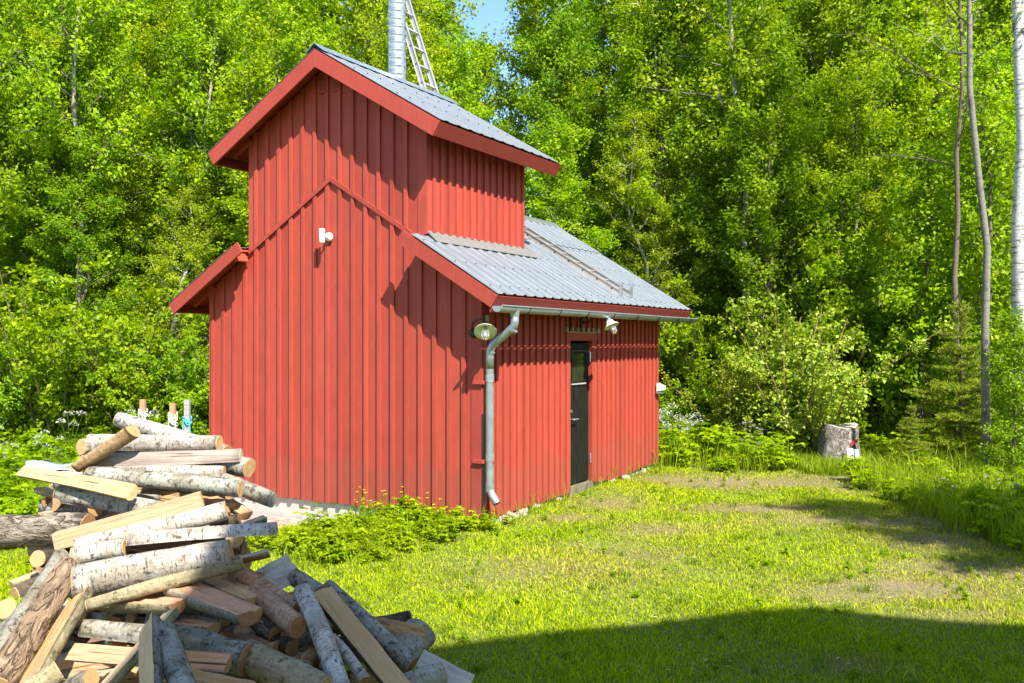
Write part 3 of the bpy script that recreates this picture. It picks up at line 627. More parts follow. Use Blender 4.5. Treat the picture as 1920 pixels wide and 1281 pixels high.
# ------------------------------------------------------------------ unseen house added behind the camera, its roof shaped to shade the near lawn
t = thing('shadow_house', 'unseen yellow house added behind the viewer to shade the near lawn', 'house', (5.75, .10, 0))
MB().prism([(-4.3, -.2), (4.0, -.2), (4.0, 6.25), (0, 8.45), (-4.3, 6.95)], -9.0, -.45).build('wall', 'house_yellow', t)
rf = MB().prism([(-4.74, 7.05), (0, 8.8), (4.4, 6.26), (4.4, 6.11), (0, 8.65), (-4.74, 6.90)], -9.4, 0.0).build('roof', 'tile', t)
MB().box(-.4, .4, -5.4, -4.6, 8.3, 9.6).build('chimney', 'stone', rf)
for x in (-2.2, 2.2):
    for z in (1.2, 4.2):
        w_ = MB().box(x - .6, x + .6, -.46, -.38, z, z + 1.4).build('window', 'white_paint', t); MB().box(x - .5, x + .5, -.385, -.37, z + .1, z + 1.3).build('pane', 'window_glass', w_)
MB().box(-.5, .5, -.46, -.38, -.1, 2.1).build('door', 'white_paint', t)

# ------------------------------------------------------------------ woodpile
def pileY(x, y): return 5.05 - 1.3 * (y - 800) / 480 + .45 * ((x - 330) / 500) ** 2
FACE = {'u': Vector((0, 0, 1)), 'd': Vector((0, 0, -1)), 'c': Vector((0, -1, 0)), 'l': Vector((-1, 0, 0)), 'r': Vector((1, 0, 0)), 'b': Vector((0, 1, 0))}
CUT = {'half': .05, 'slab': -.42, 'most': .45}
def log_section(kind, r, n=14):
    """closed outline (n = flat face normal along +first axis); returns list of (a, b, is_bark)"""
    if kind == 'round': return [(r * math.cos(2 * math.pi * i / 20), r * math.sin(2 * math.pi * i / 20), True) for i in range(20)], None
    if kind == 'quarter':
        al = R(50); arc = [(-r * math.cos(-al + 2 * al * i / n), r * math.sin(-al + 2 * al * i / n)) for i in range(n + 1)]
        return arc, [(r * .04, 0.0)]
    kk = CUT[kind] ; th = math.acos(max(-1, min(1, kk)))
    arc = [(r * math.cos(th + (2 * math.pi - 2 * th) * i / n), r * math.sin(th + (2 * math.pi - 2 * th) * i / n)) for i in range(n + 1)]
    y0, y1 = arc[-1][1], arc[0][1]; return arc, [(r * kk + r * .03 * math.sin(i * 2.1), y0 + (y1 - y0) * i / 7) for i in (1, 2, 3, 4, 5, 6)]
def make_log(p0, p1, r0, r1, kind, nrm, bark, wood, end, label, group, seed, bend=.0, nseg=14, knots=1, rough=.016):
    rg = random.Random(seed); p0, p1 = Vector(p0), Vector(p1); ax = (p1 - p0); L = ax.length; ax.normalize()
    n = (nrm - ax * nrm.dot(ax)).normalized(); b = ax.cross(n)
    mat3 = Matrix((ax, n, b)).transposed()
    ph = [rg.uniform(0, 6.28) for _ in range(8)]; kn = [(rg.uniform(.2, .8), rg.uniform(0, 6.28), rg.uniform(.06, .16)) for _ in range(knots)]
    if bark in ('bark_rough', 'bark_pine'): rough = max(rough, .03)
    FR = [rg.gauss(0, .035) for _ in range(97)]
    arc, fl = log_section(kind, 1.0); closed = fl is None
    arc = [(a[0], a[1]) for a in arc]; tb = .035 if bark in ('bark_rough', 'bark_pine') else .018     # bark thickness as a share of r
    na = len(arc)
    def ring(t, shrink):
        x = (t - .5) * L; r = r0 + (r1 - r0) * t; out = []
        cy, cz = bend * L * (1 - (2 * t - 1) ** 2) * math.cos(ph[6]), bend * L * (1 - (2 * t - 1) ** 2) * math.sin(ph[6])
        for (a, c) in arc:
            th = math.atan2(c, a); q = 1 + rough * 2.2 * math.sin(2 * th + ph[0] + t * 1.5) + rough * math.sin(5 * th + ph[1] + 9 * t) + rough * math.sin(11 * t + ph[2] + 2 * th) + rough * .9 * math.sin(9 * th + 17 * t + ph[3]) + rough * .6 * math.sin(23 * t - 4 * th + ph[4])
            for (kt, ka, kh) in kn:
                da = abs((th - ka + math.pi) % (2 * math.pi) - math.pi); q += kh * math.exp(-((t - kt) * L / r / .5) ** 2 - (da / .35) ** 2)
            q *= shrink; out.append((x, a * r * q + cy, c * r * q + cz))
        if fl:
            for i, (a, c) in enumerate(fl):
                w = .06 * math.sin(5 * t + i * .9 + ph[5]) + .04 * math.sin(13 * t + i * 2.3 + ph[2]) + FR[(i * 7 + int(t * 31)) % 97]; out.append((x, (a + w * (.6 if kind != 'quarter' else .4)) * r + cy, c * r * shrink + cz))
        return out
    mb = MB(); m = na + (len(fl) if fl else 0); rings = []
    skew = [rg.uniform(-.12, .12) * r0 for _ in range(4)]
    for i in range(nseg + 1):
        rr = ring(i / nseg, 1 - tb)
        if i in (0, nseg):
            k0 = skew[:2] if i == 0 else skew[2:]; rr = [(x + k0[0] * y / r0 + k0[1] * z / r0, y, z) for x, y, z in rr]
        rings.append(rr)
    vs = [v for r in rings for v in r]; mb.v = [tuple(v) for v in vs]
    for i in range(nseg):
        for j in range(m):
            mb.f.append((i * m + j, (i + 1) * m + j, (i + 1) * m + (j + 1) % m, i * m + (j + 1) % m)); mb.m.append(0)
    mb.f += [tuple(range(m)), tuple(nseg * m + j for j in range(m - 1, -1, -1))]; mb.m += [1, 1]
    me = mb.me('firewood_log', [wood, end]); o = link('firewood_log', me)
    o.matrix_world = Matrix.Translation((p0 + p1) / 2) @ mat3.to_4x4(); tag(o, label, 'firewood', group)
    if bark:                                        # bark shell round the curved side
        bb = MB(); outer, inner = [], []
        for i in range(nseg + 1):
            t = i / nseg; e = .004 * (1 if i == 0 else -1 if i == nseg else 0); a_ = ring(t, 1.0)[:na]; b_ = ring(t, 1 - tb * 1.15)[:na]
            if i in (0, nseg):
                k0 = skew[:2] if i == 0 else skew[2:]; a_ = [(x + e + k0[0] * y / r0 + k0[1] * z / r0, y, z) for x, y, z in a_]; b_ = [(x + e + k0[0] * y / r0 + k0[1] * z / r0, y, z) for x, y, z in b_]
            outer.append(a_); inner.append(b_)
        bb.v = [v for r in outer for v in r] + [v for r in inner for v in r]; N = (nseg + 1) * na; J = na if closed else na - 1
        for i in range(nseg):
            for j in range(J):
                j2 = (j + 1) % na; q = (i * na + j, (i + 1) * na + j, (i + 1) * na + j2, i * na + j2); bb.f.append(q); bb.f.append(tuple(N + k_ for k_ in reversed(q)))
            if not closed:
                for j in (0, na - 1): bb.f.append((i * na + j, N + i * na + j, N + (i + 1) * na + j, (i + 1) * na + j))
        for i in (0, nseg):
            for j in range(J): j2 = (j + 1) % na; bb.f.append((i * na + j, i * na + j2, N + i * na + j2, N + i * na + j))
        bb.m = [0] * len(bb.f); bo = link('bark', bb.me('bark', bark, True), o)
    return o
PG = 'logs of the firewood pile'
def plog(x0, y0, x1, y1, w0, w1, kind, face, o0, o1, bark, wood, end, label, bend=.0, knots=1):
    Y0, Y1 = pileY(x0, y0) + o0, pileY(x1, y1) + o1
    n = Vector()
    for ch in face: n += FACE[ch]
    sc = .66 if kind == 'quarter' else 1 / (2 * math.sqrt(max(.2, 1 - min(0, CUT.get(kind, 0)) ** 2)))
    return make_log(px(x0, y0, Y0), px(x1, y1, Y1), w0 * .92 * Y0 / FPX * sc, w1 * .92 * Y1 / FPX * sc, kind, n, bark, wood, end, label, PG, len(LOGS), bend, knots=knots)
B, GB, BB, AS, RD, TN, DK, RO, PI = 'bark_birch', 'bark_greybirch', 'bark_bluegrey', 'bark_aspen', 'bark_red', 'bark_tan', 'bark_dark', 'bark_rough', 'bark_pine'
LOGS = []
TABLE = [
 (225, 787, 425, 853, 33, 40, 'round', 'u', .30, .22, B, 'wood_pale', 'end_brown', 'whitest birch log sloping down to the right at the very top of the woodpile'),
 (167, 829, 412, 832, 33, 33, 'round', 'u', .10, .12, B, 'wood_pale', 'end_pale', 'horizontal white birch log with a dark knot, second layer from the pile top'),
 (141, 876, 249, 805, 28, 40, 'most', 'u', -.12, -.28, TN, 'wood_orange', 'end_pale', 'tan barked log pointing up to the right with an orange cut end atop the pile'),
 (152, 838, 230, 838, 31, 31, 'round', 'u', .05, .30, B, 'wood_pale', 'end_pale', 'short birch log showing a round cream cut end at the upper left of the pile'),
 (174, 866, 453, 857, 36, 34, 'most', 'd', -.05, -.03, 'wood_weathered', 'wood_pale', 'end_grey', 'grey brown weathered barkless log lying level near the pile top'),
 (168, 890, 452, 917, 36, 36, 'round', 'u', -.10, -.13, GB, 'wood_pale', 'end_pale', 'grey green birch log with a big knot below the weathered log'),
 (272, 886, 421, 887, 30, 29, 'most', 'd', -.02, -.04, B, 'wood_pale', 'end_pale', 'pale pinkish birch log tucked between the weathered log and the knotted log'),
 (395, 864, 468, 878, 40, 40, 'round', 'u', .10, .02, GB, 'wood_pale', 'end_pale', 'thick short birch log sticking out right beside the red wall'),
 (420, 902, 512, 938, 32, 32, 'round', 'u', -.02, -.06, GB, 'wood_grey', 'end_grey', 'lichen mottled birch log sloping down at the right edge of the pile'),
 (36, 883, 246, 922, 24, 36, 'half', 'uc', -.12, -.22, TN, 'wood_pale', 'end_pale', 'long flat split log pointing down right at the upper left of the pile'),
 (112, 926, 300, 956, 38, 36, 'half', 'db', -.02, -.06, GB, 'wood_orange', 'end_pale', 'birch half log with peeling white bark under the long flat split log'),
 (74, 914, 112, 926, 28, 28, 'half', 'u', .0, .02, AS, 'wood_pale', 'end_pale', 'short split log end jutting out at the left under the flat log'),
 (99, 947, 130, 930, 26, 26, 'half', 'l', -.06, .25, GB, 'wood_orange', 'end_brown', 'small upright split end with bark right side, left edge of the pile'),
 (78, 962, 130, 955, 20, 22, 'half', 'u', .0, .2, AS, 'wood_cream', 'end_pale', 'little frayed split end just above the rough barked log'),
 (84, 942, 130, 938, 20, 20, 'half', 'c', .05, .2, TN, 'wood_brown', 'end_brown', 'small brown split end above the frayed end, left edge'),
 (-60, 1000, 165, 992, 66, 60, 'round', 'u', -.14, -.02, RO, 'wood_pale', 'end_brown', 'thick log with deeply furrowed rough bark at the left frame edge'),
 (97, 1004, 374, 926, 46, 44, 'quarter', 'uc', -.26, -.22, AS, 'wood_cream', 'end_pale', 'large sunlit square split beam slanting up to the right across the pile'),
 (140, 1026, 426, 957, 38, 38, 'half', 'b', -.14, -.12, B, 'wood_pale', 'end_pale', 'white birch half log directly beneath the sunlit split beam'),
 (243, 1019, 521, 998, 40, 40, 'half', 'd', -.14, -.14, B, 'wood_pale', 'end_pale', 'grey white dotted birch half log, flat side down, right of the pile middle'),
 (137, 1044, 236, 1026, 38, 36, 'half', 'b', -.16, -.12, B, 'wood_orange', 'end_pale', 'short white birch piece with torn bark above the biggest log'),
 (139, 1094, 434, 1038, 76, 58, 'round', 'u', -.22, -.20, B, 'wood_pale', 'end_pale', 'biggest whitish log with a long dark crack in the middle of the pile'),
 (162, 1136, 455, 1053, 25, 32, 'round', 'u', -.20, -.16, AS, 'wood_orange', 'end_brown', 'slim grey log lying along the underside of the biggest log'),
 (430, 1050, 503, 1032, 26, 30, 'half', 'u', -.02, -.06, TN, 'wood_grey', 'end_grey', 'weathered split log end with a crack, right of the biggest log'),
 (446, 986, 497, 968, 28, 26, 'half', 'u', .03, .03, AS, 'wood_grey', 'end_grey', 'pale grey split log end above the dotted birch half log'),
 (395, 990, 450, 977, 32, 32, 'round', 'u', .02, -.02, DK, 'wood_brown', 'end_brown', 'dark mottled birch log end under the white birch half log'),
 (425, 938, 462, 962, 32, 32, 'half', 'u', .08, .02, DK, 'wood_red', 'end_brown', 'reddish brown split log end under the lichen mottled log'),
 (400, 935, 428, 945, 30, 30, 'quarter', 'uc', .05, -.02, TN, 'wood_pale', 'end_pale', 'wedge of tan wood between the knotted birch and the white half log'),
 (330, 1092, 470, 1148, 70, 62, 'half', 'u', -.06, -.22, BB, 'wood_red', 'end_brown', 'wide reddish half log, flat side up, with its half round end facing us'),
 (395, 1078, 482, 1118, 66, 70, 'half', 'u', .08, -.06, AS, 'wood_pale', 'end_pale', 'wide tan half log behind the reddish half log, flat side up'),
 (195, 1120, 336, 1128, 56, 54, 'half', 'u', -.02, -.14, AS, 'wood_red', 'end_brown', 'reddish half log beneath the slim grey log with an orange brown end'),
 (430, 1060, 556, 1142, 32, 38, 'round', 'u', .02, -.02, RD, 'wood_pale', 'end_brown', 'upper of two pinkish birch logs with black knots, sloping down right'),
 (480, 1112, 559, 1176, 46, 46, 'round', 'u', .02, -.12, RD, 'wood_pale', 'end_brown', 'lower pinkish birch log showing its round brown cut end'),
 (497, 1090, 560, 1054, 62, 62, 'slab', 'cur', .10, .14, AS, 'wood_grey', 'end_grey', 'pale grey split block with straight grain lines at the right shoulder of the pile'),
 (566, 1106, 640, 1300, 36, 44, 'round', 'u', -.12, -.20, B, 'wood_pale', 'end_brown', 'slender white birch log leaning steeply at the lower right of the pile'),
 (622, 1195, 684, 1277, 20, 26, 'round', 'u', -.10, -.14, B, 'wood_pale', 'end_brown', 'thin peeling birch stick beside the slender white birch log'),
 (603, 1106, 752, 1290, 50, 54, 'half', 'cur', -.06, -.14, DK, 'wood_pale', 'end_grey', 'long split log with pale face and dark bark edge sloping down right'),
 (612, 1098, 772, 1248, 30, 36, 'round', 'u', .08, .0, GB, 'wood_red', 'end_brown', 'grey birch pole lying behind the long pale faced split log'),
 (680, 1172, 797, 1196, 40, 44, 'half', 'c', .10, .02, RD, 'wood_pale', 'end_pale', 'split log with a red bark edge pointing right near the lawn'),
 (725, 1250, 788, 1186, 72, 74, 'round', 'u', .18, .12, BB, 'wood_pale', 'end_grey', 'thick bluish grey log with a rounded end at the right of the pile'),
 (790, 1228, 885, 1278, 46, 50, 'slab', 'ucr', .06, .02, AS, 'wood_grey', 'end_pale', 'pale flat board like split log at the lower right corner of the pile'),
 (750, 1296, 832, 1268, 58, 62, 'round', 'u', .02, -.10, BB, 'wood_pale', 'end_brown', 'log with a big round brown cut end lowest at the right'),
 (128, 1062, -10, 1290, 52, 66, 'half', 'bl', -.26, -.36, PI, 'wood_pale', 'end_pale', 'rough brown barked split log running down to the lower left corner'),
 (150, 1110, 40, 1300, 58, 66, 'half', 'cul', -.20, -.32, AS, 'wood_orange', 'end_pale', 'orange faced split log beside the rough brown log at lower left'),
 (118, 1040, -20, 1240, 34, 40, 'round', 'u', -.12, -.22, GB, 'wood_pale', 'end_pale', 'grey birch log partly hidden behind the rough brown split log'),
 (70, 1048, 125, 1044, 34, 34, 'round', 'u', -.08, .16, DK, 'wood_orange', 'end_pale', 'small log with a round orange cut end below the rough barked log'),
 (20, 1092, 70, 1074, 26, 26, 'half', 'u', .02, .12, AS, 'wood_cream', 'end_pale', 'small pale split log end at the left edge below the round orange end'),
 (28, 1118, 84, 1092, 38, 38, 'half', 'd', -.04, .06, DK, 'wood_pale', 'end_pale', 'dark barked split end near the left frame edge'),
 (6, 1136, -60, 1160, 50, 50, 'most', 'u', -.06, .1, TN, 'wood_orange', 'end_pale', 'log with an orange end cut by the left frame edge'),
 (-10, 1200, 46, 1150, 34, 34, 'round', 'u', -.05, .1, GB, 'wood_pale', 'end_pale', 'grey birch log low at the left frame edge'),
 (156, 1180, 310, 1196, 42, 46, 'most', 'd', -.06, -.02, GB, 'wood_red', 'end_pale', 'bulging grey birch log below the reddish half log'),
 (131, 1222, 426, 1243, 36, 40, 'half', 'uc', -.20, -.24, GB, 'wood_red', 'end_brown', 'reddish split log lying level behind the upright split log'),
 (274, 1170, 277, 1310, 60, 64, 'half', 'c', -.48, -.58, GB, 'wood_cream', 'end_pale', 'upright pale split log with straight grain at the bottom of the pile'),
 (306, 1184, 350, 1310, 48, 58, 'round', 'u', -.46, -.56, GB, 'wood_pale', 'end_grey', 'upright grey green barked log right of the pale upright split log'),
 (318, 1146, 180, 1300, 44, 46, 'half', 'cul', -.26, -.36, AS, 'wood_cream', 'end_pale', 'pale split log slanting down left behind the upright split log'),
 (325, 1196, 464, 1238, 62, 66, 'round', 'u', -.10, -.14, GB, 'wood_red', 'end_brown', 'thick grey birch log with rusty bark cracks near the bottom middle'),
 (462, 1228, 610, 1300, 66, 70, 'round', 'u', -.10, -.18, AS, 'wood_pale', 'end_pale', 'thick smooth olive grey log at the bottom middle of the pile'),
 (335, 1164, 402, 1172, 38, 38, 'half', 'u', .02, -.06, AS, 'wood_red', 'end_pale', 'short half log with a small yellow brown end under the wide half log'),
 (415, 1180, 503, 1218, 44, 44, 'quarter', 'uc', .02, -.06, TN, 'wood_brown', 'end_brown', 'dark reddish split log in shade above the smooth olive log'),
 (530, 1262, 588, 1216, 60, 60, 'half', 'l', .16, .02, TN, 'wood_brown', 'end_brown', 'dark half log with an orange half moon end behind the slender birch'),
 (350, 1272, 470, 1296, 42, 42, 'half', 'uc', -.22, -.26, AS, 'wood_pale', 'end_pale', 'tan split log along the bottom frame edge under the grey birch'),
 (112, 1258, 50, 1300, 46, 50, 'round', 'u', -.34, -.36, AS, 'wood_pale', 'end_pale', 'grey barked log end at the bottom left corner'),
 (172, 1272, 120, 1292, 36, 36, 'round', 'u', -.20, -.1, GB, 'wood_brown', 'end_brown', 'dark log end at the bottom left between two long split logs'),
 (700, 1170, 768, 1158, 26, 28, 'round', 'u', .18, .16, DK, 'wood_pale', 'end_pale', 'dark birch stick behind the red edged split log'),
 (548, 1080, 600, 1112, 34, 34, 'round', 'u', .20, .14, GB, 'wood_grey', 'end_grey', 'grey log glimpsed behind the grained block at the right shoulder'),
 (150, 876, 172, 866, 22, 22, 'half', 'l', .0, .2, TN, 'wood_red', 'end_brown', 'small reddish split end left of the weathered log'),
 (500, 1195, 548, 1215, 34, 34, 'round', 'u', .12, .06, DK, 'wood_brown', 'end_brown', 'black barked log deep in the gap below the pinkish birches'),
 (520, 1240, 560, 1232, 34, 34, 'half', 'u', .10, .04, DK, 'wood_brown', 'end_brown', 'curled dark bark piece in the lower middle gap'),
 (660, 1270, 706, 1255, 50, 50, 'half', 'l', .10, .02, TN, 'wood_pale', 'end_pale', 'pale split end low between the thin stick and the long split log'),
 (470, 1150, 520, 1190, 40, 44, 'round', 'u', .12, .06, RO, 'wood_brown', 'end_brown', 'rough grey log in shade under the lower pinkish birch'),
 ]
for row in TABLE:
    if not row[6]: continue
    (x0, y0, x1, y1, w0, w1, kind, face, o0, o1, bark, wood, end, label) = row
    bd = .02 if 'rough brown' in label or 'slender' in label else .006
    LOGS.append(plog(x0, y0, x1, y1, w0, w1, kind, face, o0, o1, bark, wood, end, label, bd, 1 if w0 > 30 else 0))
# logs inside the heap, seen only in its gaps, and its flanks below and beside the picture
rg = random.Random(11); barks = [B, GB, AS, DK, TN, BB]; woods = ['wood_pale', 'wood_red', 'wood_brown', 'wood_grey']
def inside(x, y):
    left = {800: 200, 860: 160, 920: 95, 980: 40, 1040: 60, 1100: 60, 1160: 20, 1281: -40}; right = {800: 300, 860: 400, 920: 440, 980: 450, 1040: 470, 1100: 520, 1160: 630, 1281: 780}
    ks = sorted(left); return np.interp(y, ks, [left[k_] for k_ in ks]), np.interp(y, ks, [right[k_] for k_ in ks])
for i in range(118):
    y = 845 + (i / 118) ** .9 * 440; lo, hi = inside(0, y); x = rg.uniform(lo + 30, max(lo + 40, hi - 40)); a = rg.uniform(-.5, .5); L = rg.uniform(90, 150)
    L = min(L, (hi - lo) * .42)
    x0, x1 = max(lo + 8, x - L * math.cos(a)), min(hi - 8, x + L * math.cos(a)); y0, y1 = y - L * .5 * math.sin(a), y + L * .5 * math.sin(a); w = rg.uniform(24, 48)
    off = rg.uniform(.10, .44)
    LOGS.append(plog(x0, y0, x1, y1, w, w, rg.choice(['round', 'half', 'round', 'quarter']), rg.choice(['u', 'd', 'c', 'uc']), off + rg.uniform(-.06, .06), off + rg.uniform(-.06, .06), rg.choice(barks), rg.choice(woods), rg.choice(['end_pale', 'end_brown']), 'log showing only through the dark gaps between the front logs of the woodpile'))
ENDS = [(255, 1160), (300, 1172), (395, 1128), (412, 1160), (452, 1185), (300, 1130), (205, 1155), (225, 1205), (240, 1250), (385, 1262), (430, 1200), (510, 1225), (545, 1195), (585, 1180), (600, 1240), (655, 1225), (700, 1225), (640, 1165), (120, 1160), (90, 1150), (480, 1095), (440, 1010), (300, 985), (265, 960), (180, 955), (345, 905), (215, 980), (420, 985), (160, 1150), (560, 1262), (330, 1265), (205, 1262)]
for i, (x, y) in enumerate(ENDS):                   # short split ends that point at the viewer from the gaps
    w = rg.uniform(24, 40); o0 = rg.uniform(-.02, .06); kd = rg.choice(['half', 'quarter', 'half', 'round']); dx, dy = rg.uniform(-60, 60), rg.uniform(-30, 20)
    LOGS.append(plog(x, y, x + dx, y + dy, w, w, kd, rg.choice(['u', 'l', 'r', 'uc', 'ul']), o0, o0 + .42, rg.choice([B, GB, AS, TN]), rg.choice(['wood_orange', 'wood_red', 'wood_pale']), rg.choice(['end_pale', 'end_brown', 'end_pale']), 'small split log end pointing at the viewer from a gap in the woodpile'))
for i in range(70):                                 # the flanks that reach the ground outside the picture
    an = rg.uniform(0, 2 * math.pi); h = rg.uniform(.0, .42); rad = (1.62 - h * 1.0) * rg.uniform(.75, 1); c = Vector((-1.5 + rad * math.cos(an) * 1.0, 4.65 + rad * .85 * math.sin(an), h))
    if c.y < 3.75 + .2 * h and abs(c.x + 1.2) < 1.0 and h > .3: c.z *= .6
    d = Vector((rg.uniform(-1, 1), rg.uniform(-1, 1), rg.uniform(-.35, .35))).normalized() * rg.uniform(.24, .34); r = rg.uniform(.05, .085)
    p = [(px_.x / px_.y * FPX + 960, HZ - (px_.z - CAMH) / px_.y * FPX) for px_ in (c - d, c + d)]
    if any(q[0] > 690 for q in p) : continue
    LOGS.append(make_log(c - d, c + d, r, r, rg.choice(['round', 'half', 'quarter']), Vector((rg.uniform(-1, 1), rg.uniform(-1, .3), rg.uniform(0, 1))), rg.choice(barks), rg.choice(woods), 'end_pale', 'log at the foot of the woodpile below the lower frame edge', 'logs at the foot of the firewood pile', 500 + i, .006))
# blue grey sheet of tarpaulin peeping out behind the pile
V = []; n1, n2 = 14, 8
for i in range(n1):
    for j in range(n2):
        a, b_ = i / (n1 - 1), j / (n2 - 1); p = px(48 + 190 * a, 868 + 4 * a + 10 * b_ - (14 * max(0, a - .5)), 5.6 - .55 * b_); V.append((p.x, p.y, p.z + .012 * math.sin(a * 13 + b_ * 3) + .01 * math.sin(b_ * 9 + a * 5)))
Q = [(i * n2 + j, i * n2 + j + 1, (i + 1) * n2 + j + 1, (i + 1) * n2 + j) for i in range(n1 - 1) for j in range(n2 - 1)]
mb = MB().add(V, Q); o = mb.build('tarpaulin', 'tarp', None, True); so = o.modifiers.new('s', 'SOLIDIFY'); so.thickness = .006
tag(o, 'blue grey tarpaulin sheet sticking out left behind the woodpile', 'tarpaulin')

# wooden stakes with string behind the pile
def stake(x, ytop, Y, w, m, label, extra):
    p = px(x, ytop, Y); gz = float(ground_z(p.x, p.y)); h = p.z - gz; t = thing('stake', label, 'stake', (p.x, p.y, gz - .1), 0, 'stakes behind the woodpile')
    mb = MB(); mb.add([(sx * w / 2 * (1 if z < h else .9), sy * w / 2 * .8, z) for z in (0, h + .1 - .02, h + .1) for sy in (-1, 1) for sx in (-1, 1)] , [(0, 1, 5, 4), (2, 6, 7, 3), (0, 4, 6, 2), (1, 3, 7, 5), (4, 5, 9, 8), (6, 10, 11, 7), (4, 8, 10, 6), (5, 7, 11, 9), (8, 9, 11, 10), (0, 2, 3, 1)])
    mb.build('post', m, t); rg2 = random.Random(int(x))
    for c, z0, n in extra:
        for k_ in range(n):
            zz = h + .1 - z0 - k_ * .018; pts = [(math.cos(a_) * w * .75, math.sin(a_) * w * .7, zz + .012 * math.sin(a_ * 2 + k_) - (.0 if a_ < 5 else .03)) for a_ in [i * .63 for i in range(11)]]
            MB().tube(pts, .006, 6).build('cord', c, t)
        for k_ in range(2): MB().tube([(w * .5 - k_ * w, -w * .5, h + .1 - z0), (w * .7 - k_ * w * 1.3, -w * .6, h - .02 - z0), (w * .4 - k_ * w, -w * .6, h - .12 - z0)], .005, 6).build('cord_end', c, t)
stake(268, 749, 8.2, .05, 'stake_brown', 'brown wooden stake with white cord behind the pile, leftmost of three', [('rope', .10, 2)])
stake(324, 757, 8.2, .05, 'stake_brown', 'brown wooden stake wound with white string, middle of three', [('rope', .09, 5)])
stake(351, 750, 8.2, .05, 'stake_grey', 'grey weathered stake with blue cord behind the pile, rightmost of three', [('rope_blue', .16, 2)])

